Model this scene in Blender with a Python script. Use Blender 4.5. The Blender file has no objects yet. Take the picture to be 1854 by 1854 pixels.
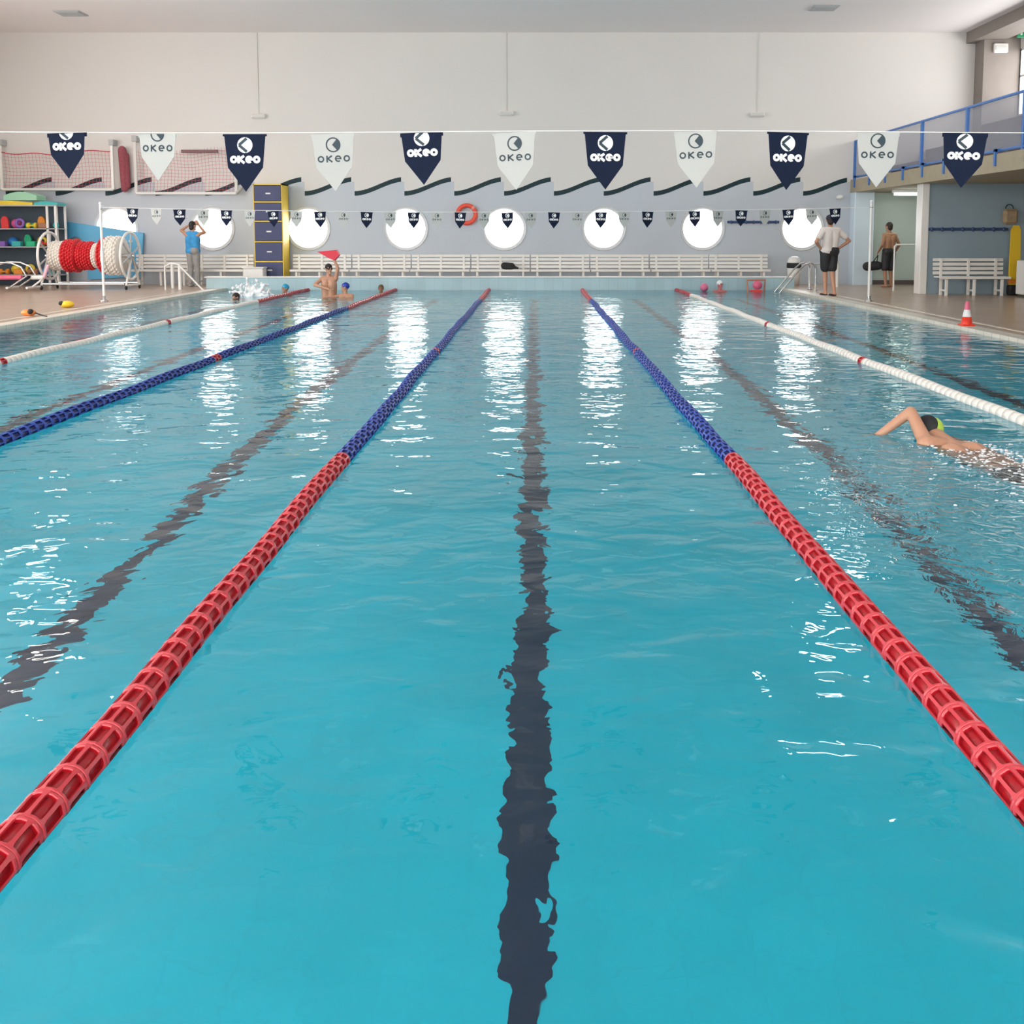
import bpy, bmesh, math, random
from mathutils import Vector, Matrix
random.seed(7)
SC = bpy.context.scene
COL = SC.collection
PI = math.pi

# ------------------------------------------------------------------ camera
F, CX, CY, TH, HC = 1718.0, 969.0, 578.0, math.radians(5.0), 1.46
cam_data = bpy.data.cameras.new('camera')
cam_data.sensor_width = 36.0
cam_data.lens = F / 1854 * 36
cam_data.shift_x = -(CX - 927) / 1854
cam_data.shift_y = -(927 - CY) / 1854
cam_data.clip_end = 200
cam = bpy.data.objects.new('camera', cam_data)
COL.objects.link(cam)
cam.location = (0, 0, HC)
cam.rotation_euler = (PI / 2 - TH, 0, 0)
SC.camera = cam

# ------------------------------------------------------------------ world and light
WORLD_STRENGTH = 7.6
w = bpy.data.worlds.new('daylight'); SC.world = w; w.use_nodes = True
bg = w.node_tree.nodes['Background']
bg.inputs[0].default_value = (1.0, 0.985, 0.965, 1)
bg.inputs[1].default_value = WORLD_STRENGTH
SC.view_settings.view_transform = 'Standard'
SC.view_settings.look = 'None'
SC.view_settings.exposure = 0.0
SC.view_settings.gamma = 1.0
SC.view_settings.use_curve_mapping = False
cy = SC.cycles
cy.max_bounces = 10; cy.diffuse_bounces = 5; cy.glossy_bounces = 4
cy.transmission_bounces = 6; cy.transparent_max_bounces = 12
cy.caustics_reflective = False; cy.caustics_refractive = True
cy.blur_glossy = 0.0
cy.sample_clamp_indirect = 5.0
cy.use_denoising = True

def portal(loc, rot, sx, sy):
    d = bpy.data.lights.new('daylight_portal', 'AREA')
    d.shape = 'RECTANGLE'; d.size = sx; d.size_y = sy
    d.cycles.is_portal = True
    o = bpy.data.objects.new('daylight_portal', d); COL.objects.link(o)
    o.location = loc; o.rotation_euler = rot
# window bands: right; left and rear ones unseen, added to light the hall
LW = (1.0, 19.5, .4, 6.7); RW = (9.0, 27.42, 4.84, 6.75); FW = (-12.5, 5.5, .6, 6.2)
XL, XR, YB, YF, ZC = -16.5, 13.75, 28.0, -6.0, 7.32
portal((XL - .02, (LW[0] + LW[1]) / 2, (LW[2] + LW[3]) / 2), (0, -PI / 2, 0), LW[3] - LW[2], LW[1] - LW[0])
portal((XR + .01, (RW[0] + RW[1]) / 2, (RW[2] + RW[3]) / 2), (0, PI / 2, 0), RW[3] - RW[2], RW[1] - RW[0])
portal(((FW[0] + FW[1]) / 2, YF - .02, (FW[2] + FW[3]) / 2), (PI / 2, 0, 0), FW[1] - FW[0], FW[3] - FW[2])

# ------------------------------------------------------------------ helpers
def P(u, v, Y):
    """the point on the vertical plane y=Y that the photograph shows at (u, v)"""
    a, b = (u - CX) / F, (CY - v) / F
    d = Vector((a, math.cos(TH) + b * math.sin(TH), -math.sin(TH) + b * math.cos(TH)))
    t = Y / d.y
    return Vector((d.x * t, Y, HC + d.z * t))
def G(u, v, z=0.0):
    a, b = (u - CX) / F, (CY - v) / F
    d = Vector((a, math.cos(TH) + b * math.sin(TH), -math.sin(TH) + b * math.cos(TH)))
    t = (z - HC) / d.z
    return Vector((d.x * t, d.y * t, z))

MATS = {}
def mat(name, col, rough=0.5, spec=0.5, metal=0.0, var=0.0, vscale=6.0, bump=0.0, bscale=30.0, emit=None, coat=0.0, alpha=None, sub=0):
    if name in MATS: return MATS[name]
    m = bpy.data.materials.new(name); m.use_nodes = True
    nt = m.node_tree; b = nt.nodes['Principled BSDF']
    b.inputs['Roughness'].default_value = rough
    b.inputs['Specular IOR Level'].default_value = spec
    b.inputs['Metallic'].default_value = metal
    b.inputs['Base Color'].default_value = (*col, 1)
    b.inputs['Coat Weight'].default_value = coat
    tc = nt.nodes.new('ShaderNodeTexCoord')
    nz = nt.nodes.new('ShaderNodeTexNoise'); nz.inputs['Scale'].default_value = vscale; nz.inputs['Detail'].default_value = 4
    nt.links.new(tc.outputs['Object'], nz.inputs['Vector'])
    mx = nt.nodes.new('ShaderNodeMix'); mx.data_type = 'RGBA'
    k = max(var, 0.03)
    mx.inputs['A'].default_value = (*[c * (1 - k) for c in col], 1)
    mx.inputs['B'].default_value = (*[min(1, c * (1 + k)) for c in col], 1)
    nt.links.new(nz.outputs['Fac'], mx.inputs['Factor'])
    nt.links.new(mx.outputs['Result'], b.inputs['Base Color'])
    if bump:
        n2 = nt.nodes.new('ShaderNodeTexNoise'); n2.inputs['Scale'].default_value = bscale
        nt.links.new(tc.outputs['Object'], n2.inputs['Vector'])
        bp = nt.nodes.new('ShaderNodeBump'); bp.inputs['Strength'].default_value = 1; bp.inputs['Distance'].default_value = bump
        nt.links.new(n2.outputs['Fac'], bp.inputs['Height']); nt.links.new(bp.outputs[0], b.inputs['Normal'])
    if emit:
        b.inputs['Emission Color'].default_value = (*emit[0], 1); b.inputs['Emission Strength'].default_value = emit[1]
    if alpha is not None: b.inputs['Alpha'].default_value = alpha
    MATS[name] = m
    return m

class MB:
    def __init__(self): self.v = []; self.f = []; self.m = []; self.s = []
    def add(self, vs, fs, mi=0, smooth=False):
        n = len(self.v); self.v += [tuple(p) for p in vs]
        for f in fs:
            self.f.append([i + n for i in f]); self.m.append(mi); self.s.append(smooth)
    def box(self, a, b, mi=0, M=None, bev=0.0):
        x0, x1 = sorted((a[0], b[0])); y0, y1 = sorted((a[1], b[1])); z0, z1 = sorted((a[2], b[2]))
        if bev > 0:
            e = min(bev, (x1 - x0) * .45, (y1 - y0) * .45, (z1 - z0) * .45)
            vs = []; idx = {}
            for i, x in enumerate((x0, x1)):
                for j, y in enumerate((y0, y1)):
                    for k, z in enumerate((z0, z1)):
                        sx, sy, sz = (1, -1)[i], (1, -1)[j], (1, -1)[k]
                        for ax, p in enumerate(((x, y + sy * e, z + sz * e), (x + sx * e, y, z + sz * e), (x + sx * e, y + sy * e, z))):
                            idx[(i, j, k, ax)] = len(vs); vs.append(Vector(p))
            fs = []
            I = idx
            for i in (0, 1): fs.append([I[(i, 0, 0, 0)], I[(i, 1, 0, 0)], I[(i, 1, 1, 0)], I[(i, 0, 1, 0)]])
            for j in (0, 1): fs.append([I[(0, j, 0, 1)], I[(1, j, 0, 1)], I[(1, j, 1, 1)], I[(0, j, 1, 1)]])
            for k in (0, 1): fs.append([I[(0, 0, k, 2)], I[(1, 0, k, 2)], I[(1, 1, k, 2)], I[(0, 1, k, 2)]])
            for i in (0, 1):
                for j in (0, 1): fs.append([I[(i, j, 0, 0)], I[(i, j, 1, 0)], I[(i, j, 1, 1)], I[(i, j, 0, 1)]])
                for k in (0, 1): fs.append([I[(i, 0, k, 0)], I[(i, 1, k, 0)], I[(i, 1, k, 2)], I[(i, 0, k, 2)]])
            for j in (0, 1):
                for k in (0, 1): fs.append([I[(0, j, k, 1)], I[(1, j, k, 1)], I[(1, j, k, 2)], I[(0, j, k, 2)]])
            for i in (0, 1):
                for j in (0, 1):
                    for k in (0, 1): fs.append([I[(i, j, k, 0)], I[(i, j, k, 1)], I[(i, j, k, 2)]])
        else:
            vs = [Vector((x, y, z)) for x in (x0, x1) for y in (y0, y1) for z in (z0, z1)]
            fs = [[0, 1, 3, 2], [4, 6, 7, 5], [0, 4, 5, 1], [2, 3, 7, 6], [0, 2, 6, 4], [1, 5, 7, 3]]
        if M is not None: vs = [M @ p for p in vs]
        self.add(vs, fs, mi)
    def tube(self, pts, r, mi=0, n=10, caps=True):
        pts = [Vector(p) for p in pts]
        rs = r if isinstance(r, (list, tuple)) else [r] * len(pts)
        rings = []; up = None
        for i, p in enumerate(pts):
            a = pts[max(i - 1, 0)]; b = pts[min(i + 1, len(pts) - 1)]
            t = (b - a).normalized()
            if up is None:
                up = Vector((0, 0, 1)) if abs(t.z) < .9 else Vector((1, 0, 0))
            x = t.cross(up).normalized(); up = x.cross(t).normalized()
            rings.append([p + (x * math.cos(q) + up * math.sin(q)) * rs[i] for q in [2 * PI * k / n for k in range(n)]])
        vs = [q for rr in rings for q in rr]
        fs = [[i * n + k, i * n + (k + 1) % n, (i + 1) * n + (k + 1) % n, (i + 1) * n + k] for i in range(len(pts) - 1) for k in range(n)]
        self.add(vs, fs, mi, True)
        if caps:
            self.add(rings[0], [list(range(n))[::-1]], mi); self.add(rings[-1], [list(range(n))], mi)
    def lathe(self, prof, n=24, mi=0, M=None, smooth=True):
        """prof: (r, z) pairs, about z"""
        vs = []
        for r, z in prof:
            for k in range(n):
                q = 2 * PI * k / n; vs.append(Vector((r * math.cos(q), r * math.sin(q), z)))
        if M is not None: vs = [M @ p for p in vs]
        fs = [[i * n + k, i * n + (k + 1) % n, (i + 1) * n + (k + 1) % n, (i + 1) * n + k] for i in range(len(prof) - 1) for k in range(n)]
        self.add(vs, fs, mi, smooth)
    def torus(self, c, R, r, axis='Y', n=32, k=10, mi=0, a0=0, a1=2 * PI):
        M = Matrix.Translation(c)
        if axis == 'Y': M = M @ Matrix.Rotation(PI / 2, 4, 'X')
        if axis == 'X': M = M @ Matrix.Rotation(PI / 2, 4, 'Y')
        full = abs(a1 - a0 - 2 * PI) < 1e-6
        N = n if full else n + 1
        vs = []
        for i in range(N):
            a = a0 + (a1 - a0) * i / n
            for j in range(k):
                b = 2 * PI * j / k
                vs.append(M @ Vector(((R + r * math.cos(b)) * math.cos(a), (R + r * math.cos(b)) * math.sin(a), r * math.sin(b))))
        fs = []
        for i in range(n):
            i2 = (i + 1) % N
            for j in range(k): fs.append([i * k + j, i2 * k + j, i2 * k + (j + 1) % k, i * k + (j + 1) % k])
        self.add(vs, fs, mi, True)
    def ell(self, c, rad, mi=0, M=None, n=16, k=10):
        vs = [Vector((0, 0, -1))]
        for i in range(1, k):
            a = -PI / 2 + PI * i / k
            for j in range(n): vs.append(Vector((math.cos(a) * math.cos(2 * PI * j / n), math.cos(a) * math.sin(2 * PI * j / n), math.sin(a))))
        vs.append(Vector((0, 0, 1)))
        vs = [Vector((p.x * rad[0], p.y * rad[1], p.z * rad[2])) for p in vs]
        if M is not None: vs = [M @ p for p in vs]
        vs = [p + Vector(c) for p in vs]
        fs = [[0, 1 + (j + 1) % n, 1 + j] for j in range(n)]
        for i in range(k - 2):
            for j in range(n): fs.append([1 + i * n + j, 1 + i * n + (j + 1) % n, 1 + (i + 1) * n + (j + 1) % n, 1 + (i + 1) * n + j])
        L = len(vs) - 1
        fs += [[L, 1 + (k - 2) * n + j, 1 + (k - 2) * n + (j + 1) % n] for j in range(n)]
        self.add(vs, fs, mi, True)
    def caps(self, a, b, ra, rb):
        """tapered capsule"""
        a, b = Vector(a), Vector(b)
        t = (b - a); L = t.length
        t = t.normalized() if L > 1e-6 else Vector((0, 0, 1))
        pts, rs = [], []
        for q in (-80, -55, -25): pts.append(a + t * ra * math.sin(math.radians(q))); rs.append(ra * math.cos(math.radians(q)))
        pts.append(a); rs.append(ra); pts.append(b + t * 1e-4); rs.append(rb)
        for q in (25, 55, 80): pts.append(b + t * rb * math.sin(math.radians(q))); rs.append(rb * math.cos(math.radians(q)))
        self.tube(pts, rs, n=12)
    def prism(self, poly, y0, y1, mi=0, M=None):
        """(x, z) polygon extruded along y"""
        n = len(poly)
        vs = [Vector((x, y0, z)) for x, z in poly] + [Vector((x, y1, z)) for x, z in poly]
        if M is not None: vs = [M @ p for p in vs]
        fs = [list(range(n)), list(range(n, 2 * n))[::-1]] + [[i, i + n, (i + 1) % n + n, (i + 1) % n] for i in range(n)]
        self.add(vs, fs, mi)
    def mesh(self, name, mats):
        me = bpy.data.meshes.new(name); me.from_pydata(self.v, [], self.f)
        for m in (mats if isinstance(mats, (list, tuple)) else [mats]): me.materials.append(m)
        me.polygons.foreach_set('material_index', self.m)
        me.polygons.foreach_set('use_smooth', self.s)
        bm = bmesh.new(); bm.from_mesh(me); bmesh.ops.recalc_face_normals(bm, faces=bm.faces); bm.to_mesh(me); bm.free()
        me.update(); return me
    def build(self, name, mats, parent=None, loc=None, world=True):
        me = self.mesh(name, mats)
        o = bpy.data.objects.new(name, me); COL.objects.link(o)
        if parent is not None:
            o.parent = parent
            if world:                       # vertices given in world coordinates
                L = parent_loc(parent)
                me.transform(Matrix.Translation(-L))
        if loc is not None: o.location = loc
        return o
def parent_loc(p):
    L = Vector((0, 0, 0))
    while p is not None: L += Vector(p.location); p = p.parent
    return L
def setp(o, label=None, cat=None, group=None, kind=None):
    if label: o['label'] = label
    if cat: o['category'] = cat
    if group: o['group'] = group
    if kind: o['kind'] = kind
    return o
def thing(name, loc, label, cat, group=None, kind=None):
    o = bpy.data.objects.new(name, None); COL.objects.link(o); o.location = loc
    o.empty_display_size = .1
    return setp(o, label, cat, group, kind)
def copy_tree(o, parent=None):
    c = o.copy(); COL.objects.link(c); c.parent = parent
    for ch in list(o.children): copy_tree(ch, c)
    return c
def struct(mb, name, mats):
    return setp(mb.build(name, mats), kind='structure')
def blob(name, prims, m, parent=None, voxel=.01, extra=None):
    """one continuous skin over tapered capsules ('c', a, b, ra, rb) and ellipsoids ('e', c, rad, M)"""
    mb = MB()
    for p in prims:
        if p[0] == 'c': mb.caps(*p[1:])
        else: mb.ell(p[1], p[2], M=p[3] if len(p) > 3 else None)
    me = mb.mesh(name, m)
    t = bpy.data.objects.new('tmp', me); COL.objects.link(t)
    md = t.modifiers.new('r', 'REMESH'); md.mode = 'VOXEL'; md.voxel_size = voxel
    md2 = t.modifiers.new('s', 'SMOOTH'); md2.factor = .5; md2.iterations = 3
    dg = bpy.context.evaluated_depsgraph_get()
    me2 = bpy.data.meshes.new_from_object(t.evaluated_get(dg))
    bpy.data.objects.remove(t); bpy.data.meshes.remove(me)
    me2.name = name
    if not me2.materials: me2.materials.append(m)
    me2.polygons.foreach_set('use_smooth', [True] * len(me2.polygons))
    o = bpy.data.objects.new(name, me2); COL.objects.link(o)
    if parent is not None:
        o.parent = parent; me2.transform(Matrix.Translation(-parent_loc(parent)))
    return o

# ------------------------------------------------------------------ materials
def tiled(name, col, grout, size, rough, gw=0.03, var=.08, bumpd=.0):
    m = bpy.data.materials.new(name); m.use_nodes = True; nt = m.node_tree; b = nt.nodes['Principled BSDF']
    tc = nt.nodes.new('ShaderNodeTexCoord'); br = nt.nodes.new('ShaderNodeTexBrick')
    br.offset = 0; br.inputs['Scale'].default_value = 1; br.inputs['Brick Width'].default_value = size; br.inputs['Row Height'].default_value = size
    br.inputs['Mortar Size'].default_value = size * gw
    br.inputs['Color1'].default_value = (*[c * (1 - var) for c in col], 1); br.inputs['Color2'].default_value = (*[min(1, c * (1 + var)) for c in col], 1)
    br.inputs['Mortar'].default_value = (*grout, 1)
    nt.links.new(tc.outputs['Object'], br.inputs['Vector'])
    nz = nt.nodes.new('ShaderNodeTexNoise'); nz.inputs['Scale'].default_value = 1.3; nz.inputs['Detail'].default_value = 5
    nt.links.new(tc.outputs['Object'], nz.inputs['Vector'])
    mr = nt.nodes.new('ShaderNodeMapRange'); mr.inputs['To Min'].default_value = .85; mr.inputs['To Max'].default_value = 1.15
    nt.links.new(nz.outputs['Fac'], mr.inputs['Value'])
    mx = nt.nodes.new('ShaderNodeMix'); mx.data_type = 'RGBA'; mx.blend_type = 'MULTIPLY'; mx.inputs['Factor'].default_value = 1
    nt.links.new(br.outputs['Color'], mx.inputs['A']); nt.links.new(mr.outputs[0], mx.inputs['B'])
    nt.links.new(mx.outputs['Result'], b.inputs['Base Color']); b.inputs['Roughness'].default_value = rough
    return m
M_WALL = mat('wall_paint_white', (.70, .68, .655), .75, var=.03, vscale=.6)
M_BLUE = mat('wall_paint_blue', (.51, .555, .61), .6, var=.04, vscale=.8)
M_MINT = mat('wall_paint_mint', (.60, .70, .66), .6, var=.05, vscale=.8)
M_WAVE = mat('wave_tile', (.014, .036, .045), .5, spec=.2, var=.5, vscale=14)
M_CEIL = mat('ceiling_paint', (.93, .89, .89), .8, var=.03, vscale=.5)
M_DECK = tiled('deck_tile', (.47, .35, .27), (.35, .27, .21), .2, .28, .03, .05)
M_COPE = tiled('coping_tile', (.74, .68, .58), (.5, .45, .4), .25, .35, .03, .04)
M_POOL = tiled('pool_tile', (.002, .59, .80), (.002, .565, .77), .25, .4, .02, .02)
M_LINE = mat('lane_line_tile', (.004, .018, .06), .4, var=.15, vscale=5)
M_HEAD = tiled('headwall_tile', (.40, .56, .60), (.36, .5, .55), .25, .35, .03, .04)
M_HALL = mat('hall_block_paint', (.26, .345, .40), .6, var=.06, vscale=1)
M_COL = mat('pilaster_paint', (.60, .71, .80), .5)
M_BROWN = mat('bleacher_brown', (.13, .095, .09), .6, var=.1)
M_PIL = mat('pillar_concrete', (.235, .205, .185), .7, var=.1, vscale=3)
M_BEIGE = mat('slab_edge_beige', (.36, .31, .22), .7, var=.1)
M_RAILB = mat('railing_blue', (.05, .17, .48), .35)
M_WHITE = mat('white_plastic', (.80, .79, .76), .35)
M_BENCH = mat('bench_white', (.80, .78, .73), .4)
M_STEEL = mat('stainless_steel', (.62, .62, .62), .22, metal=1.0)
M_GREY = mat('grey_plastic', (.45, .46, .47), .5)
M_RED = mat('float_red_core', (.36, .003, .010), .35, coat=.3)
M_REDR = mat('float_red_rib', (.56, .045, .06), .28, coat=.15)
M_BLU = mat('float_blue_core', (.003, .01, .12), .35, coat=.3)
M_BLUR = mat('float_blue_rib', (.010, .055, .36), .35, coat=.0)
M_WHF = mat('float_white', (.80, .76, .70), .4)
M_NAVY = mat('pennant_navy', (.008, .014, .036), .8, spec=.15, var=.2, vscale=30)
M_PWH = mat('pennant_white', (.45, .465, .45), .7, spec=.2)
M_PRW = mat('print_white', (.80, .82, .82), .6)
M_PRD = mat('print_dark', (.012, .035, .05), .6)
M_ROPE = mat('white_cord', (.8, .8, .78), .6)
M_SKIN = mat('skin', (.52, .27, .17), .5, var=.06, vscale=8)
M_SKIN2 = mat('skin_tan', (.36, .18, .10), .5, var=.06, vscale=8)
M_BLACK = mat('black_cloth', (.015, .015, .018), .7)
M_HAIR = mat('dark_hair', (.02, .013, .01), .6)
M_PINK = mat('pink_plastic', (.75, .14, .24), .4)
M_ORANGE = mat('orange_plastic', (.80, .22, .03), .4)
M_YEL = mat('yellow_plastic', (.78, .52, .02), .4)
M_CONE = mat('cone_red', (.85, .05, .02), .4)
M_LRING = mat('life_ring_orange', (.80, .09, .05), .5)
M_CABY = mat('cabinet_yellow', (.72, .50, .05), .5)
M_CABN = mat('door_navy', (.035, .045, .13), .5, var=.15, vscale=8)
M_CYAN = mat('slide_cyan', (.10, .42, .68), .4, var=.15, vscale=2)
M_NETR = mat('net_red', (.60, .06, .09), .7)
M_FOAM = mat('white_foam', (.85, .87, .88), .3)
M_FRAME = mat('window_frame_white', (.70, .72, .73), .4)

def glass_thin():
    m = bpy.data.materials.new('window_glass'); m.use_nodes = True; nt = m.node_tree
    nt.nodes.remove(nt.nodes['Principled BSDF'])
    t = nt.nodes.new('ShaderNodeBsdfTransparent'); g = nt.nodes.new('ShaderNodeBsdfGlossy'); g.inputs['Roughness'].default_value = .02
    x = nt.nodes.new('ShaderNodeMixShader'); x.inputs[0].default_value = .06
    nt.links.new(t.outputs[0], x.inputs[1]); nt.links.new(g.outputs[0], x.inputs[2]); nt.links.new(x.outputs[0], nt.nodes['Material Output'].inputs[0])
    return m
M_GLASS = glass_thin()

def water_mat():
    m = bpy.data.materials.new('pool_water'); m.use_nodes = True; nt = m.node_tree
    nt.nodes.remove(nt.nodes['Principled BSDF'])
    g = nt.nodes.new('ShaderNodeBsdfGlass'); g.inputs['IOR'].default_value = 1.333; g.inputs['Roughness'].default_value = 0.0
    g.inputs['Color'].default_value = (.97, 1, 1, 1)
    nt.links.new(g.outputs[0], nt.nodes['Material Output'].inputs[0])
    geo = nt.nodes.new('ShaderNodeNewGeometry')
    prev = None
    # (scale /m, amplitude m, stretch x, detail, distortion)
    for sc, amp, sx, det, dist in ((.9, .030, .8, 1.0, .6), (3.0, .0200, .8, 1.5, .8), (9.0, .0060, .75, 2.0, .6)):
        mp = nt.nodes.new('ShaderNodeMapping'); mp.inputs['Scale'].default_value = (sx, 1, 1)
        mp.inputs['Location'].default_value = (sc * 3.3, sc * 1.7, sc)
        nt.links.new(geo.outputs['Position'], mp.inputs['Vector'])
        nz = nt.nodes.new('ShaderNodeTexNoise'); nz.inputs['Scale'].default_value = sc; nz.inputs['Detail'].default_value = det
        nz.inputs['Roughness'].default_value = .4; nz.inputs['Distortion'].default_value = dist
        nt.links.new(mp.outputs[0], nz.inputs['Vector'])
        mu = nt.nodes.new('ShaderNodeMath'); mu.operation = 'MULTIPLY'; mu.inputs[1].default_value = amp
        nt.links.new(nz.outputs['Fac'], mu.inputs[0])
        if prev is None: prev = mu
        else:
            ad = nt.nodes.new('ShaderNodeMath'); ad.operation = 'ADD'
            nt.links.new(prev.outputs[0], ad.inputs[0]); nt.links.new(mu.outputs[0], ad.inputs[1]); prev = ad
    # chop churned up round the swimmer in the right-hand lane
    sub = nt.nodes.new('ShaderNodeVectorMath'); sub.operation = 'SUBTRACT'; sub.inputs[1].default_value = (2.9, 4.7, 0)
    nt.links.new(geo.outputs['Position'], sub.inputs[0])
    scv = nt.nodes.new('ShaderNodeVectorMath'); scv.operation = 'MULTIPLY'; scv.inputs[1].default_value = (.62, .42, 0)
    nt.links.new(sub.outputs[0], scv.inputs[0])
    ln = nt.nodes.new('ShaderNodeVectorMath'); ln.operation = 'LENGTH'; nt.links.new(scv.outputs[0], ln.inputs[0])
    mr = nt.nodes.new('ShaderNodeMapRange'); mr.interpolation_type = 'SMOOTHSTEP'
    mr.inputs['From Min'].default_value = 1.15; mr.inputs['From Max'].default_value = .3; mr.inputs['To Min'].default_value = 0; mr.inputs['To Max'].default_value = 1
    nt.links.new(ln.outputs['Value'], mr.inputs['Value'])
    n3 = nt.nodes.new('ShaderNodeTexNoise'); n3.inputs['Scale'].default_value = 8.0; n3.inputs['Detail'].default_value = 3; n3.inputs['Distortion'].default_value = 1.2
    nt.links.new(geo.outputs['Position'], n3.inputs['Vector'])
    m3 = nt.nodes.new('ShaderNodeMath'); m3.operation = 'MULTIPLY'; m3.inputs[1].default_value = .023
    nt.links.new(n3.outputs['Fac'], m3.inputs[0])
    m4 = nt.nodes.new('ShaderNodeMath'); m4.operation = 'MULTIPLY'; nt.links.new(m3.outputs[0], m4.inputs[0]); nt.links.new(mr.outputs[0], m4.inputs[1])
    ad = nt.nodes.new('ShaderNodeMath'); ad.operation = 'ADD'; nt.links.new(prev.outputs[0], ad.inputs[0]); nt.links.new(m4.outputs[0], ad.inputs[1])
    bp = nt.nodes.new('ShaderNodeBump'); bp.inputs['Strength'].default_value = 1; bp.inputs['Distance'].default_value = 1.0
    nt.links.new(ad.outputs[0], bp.inputs['Height']); nt.links.new(bp.outputs[0], g.inputs['Normal'])
    return m
M_WATER = water_mat()

# ------------------------------------------------------------------ room shell
PX0, PX1, PY0, PY1, DEPTH, DZ = -8.4, 6.65, .8, 25.8, 1.7, .05
WINS = [P(u, v, YB) for u, v in ((211, 415), (385, 414), (558, 413), (735, 413), (913, 413), (1093, 413), (1272, 413), (1452, 413))]
WZ = 1.69; WR = .60
def rect(mb, x0, x1, z0, z1, y, mi):
    if x1 - x0 < 1e-5 or z1 - z0 < 1e-5: return
    mb.add([(x0, y, z0), (x1, y, z0), (x1, y, z1), (x0, y, z1)], [[0, 1, 2, 3]], mi)
mb = MB()
XMINT = 9.35
xs = [p.x for p in WINS]
hs = .75
z0, z1 = WZ - hs, WZ + hs
rect(mb, XL, XMINT, -.0, z0, YB, 1)
rect(mb, XMINT, XR, 0, 2.73, YB, 2)
prevx = XL
for x in xs:
    rect(mb, prevx, x - hs, z0, z1, YB, 1); prevx = x + hs
    n = 48; vs = []
    for k in range(n):
        a = 2 * PI * k / n; c, s = math.cos(a), math.sin(a)
        q = hs / max(abs(c), abs(s))
        vs.append((x + WR * c, YB, WZ + WR * s)); vs.append((x + q * c, YB, WZ + q * s))
        vs.append((x + WR * c, YB + .35, WZ + WR * s))
    fs = []; ft = []
    for k in range(n):
        a, b = 3 * k, 3 * ((k + 1) % n)
        fs.append([a, a + 1, b + 1, b]); ft.append([a, b, b + 2, a + 2])
    mb.add(vs, fs, 1); mb.add(vs, ft, 1)
rect(mb, prevx, XMINT, z0, z1, YB, 1)
ZW0, ZW1, PER, XW0 = 2.64, 3.05, 1.459, -3.83
rect(mb, XL, XMINT, z1, ZW0, YB, 1)
def wave(t):
    t = min(max(t, 0), 1); return ZW0 + (ZW1 - ZW0) * t * t * (3 - 2 * t)
k0 = -9
for k in range(k0, 10):
    xa = XW0 + k * PER
    for i in range(16):
        ta, tb = i / 16, (i + 1) / 16
        x0_, x1_ = xa + ta * PER, xa + tb * PER
        if x1_ <= XL or x0_ >= XMINT: continue
        x0_, x1_ = max(x0_, XL), min(x1_, XMINT)
        ta, tb = (x0_ - xa) / PER, (x1_ - xa) / PER
        za, zb = wave(ta), wave(tb)
        mb.add([(x0_, YB, ZW0), (x1_, YB, ZW0), (x1_, YB, zb), (x0_, YB, za)], [[0, 1, 2, 3]], 1)
        mb.add([(x0_, YB, za), (x1_, YB, zb), (x1_, YB, 3.3), (x0_, YB, 3.3)], [[0, 1, 2, 3]], 0)
        if tb < .985 and x1_ < 9.2:
            mb.add([(x0_, YB - .004, za - .0), (x1_, YB - .004, zb - .0), (x1_, YB - .004, zb + .135), (x0_, YB - .004, za + .135)], [[0, 1, 2, 3]], 3)
rect(mb, XL, XMINT, 3.3, ZC, YB, 0)
rect(mb, XMINT, XR, 2.73, ZC, YB, 0)
# outer leaf so no daylight leaks round the window tubes
struct(mb, 'wall_back', [M_WALL, M_BLUE, M_MINT, M_WAVE])
for i, p in enumerate(WINS):
    x = p.x
    f = MB()
    f.lathe([(WR - .03, -.02), (WR - .03, .34), (WR - .055, .34), (WR - .055, .3), (WR + .05, -.03), (WR + .06, 0), (WR - .03, -.02)], 48,
            M=Matrix.Translation((x, YB + .0, WZ)) @ Matrix.Rotation(-PI / 2, 4, 'X'))
    fr = struct(f, 'window_%d' % (i + 1), M_FRAME)
    g = MB(); n = 40
    g.add([(x + (WR - .05) * math.cos(2 * PI * k / n), YB + .3, WZ + (WR - .05) * math.sin(2 * PI * k / n)) for k in range(n)], [list(range(n))])
    g.build('pane', M_GLASS, fr)
# ceiling, floors
mb = MB(); mb.box((XL - .3, YF - .3, ZC), (XR + .3, YB + .4, ZC + .25)); struct(mb, 'ceiling', M_CEIL)
mb = MB()
mb.box((XL - .3, YF - .3, -.25), (PX0 - .28, YB + .4, DZ)); mb.box((PX1 + .28, YF - .3, -.25), (XR + .3, YB + .4, DZ))
mb.box((PX0 - .28, YF - .3, -.25), (PX1 + .28, PY0 - .3, DZ)); mb.box((PX0 - .28, PY1 + .32, -.25), (PX1 + .28, YB + .4, DZ))
struct(mb, 'floor', M_DECK)
mb = MB()
mb.box((PX0 - .28, PY0 - .3, -.25), (PX0, PY1 + .32, DZ + .006)); mb.box((PX1, PY0 - .3, -.25), (PX1 + .28, PY1 + .32, DZ + .006))
mb.box((PX0, PY0 - .3, -.25), (PX1, PY0, DZ + .006))
struct(mb, 'trim_1', M_COPE)
mb = MB(); mb.box((PX1 + .52, PY0, DZ), (PX1 + .60, YB - 4, DZ + .006)); mb.box((PX0 - .52, PY0, DZ), (PX0 - .60, YB - 4, DZ + .006)); struct(mb, 'trim_2', M_COPE)
mb = MB()
mb.box((PX0 - .2, PY0 - .2, -DEPTH - .2), (PX1 + .2, PY1 + .2, -DEPTH))
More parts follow.
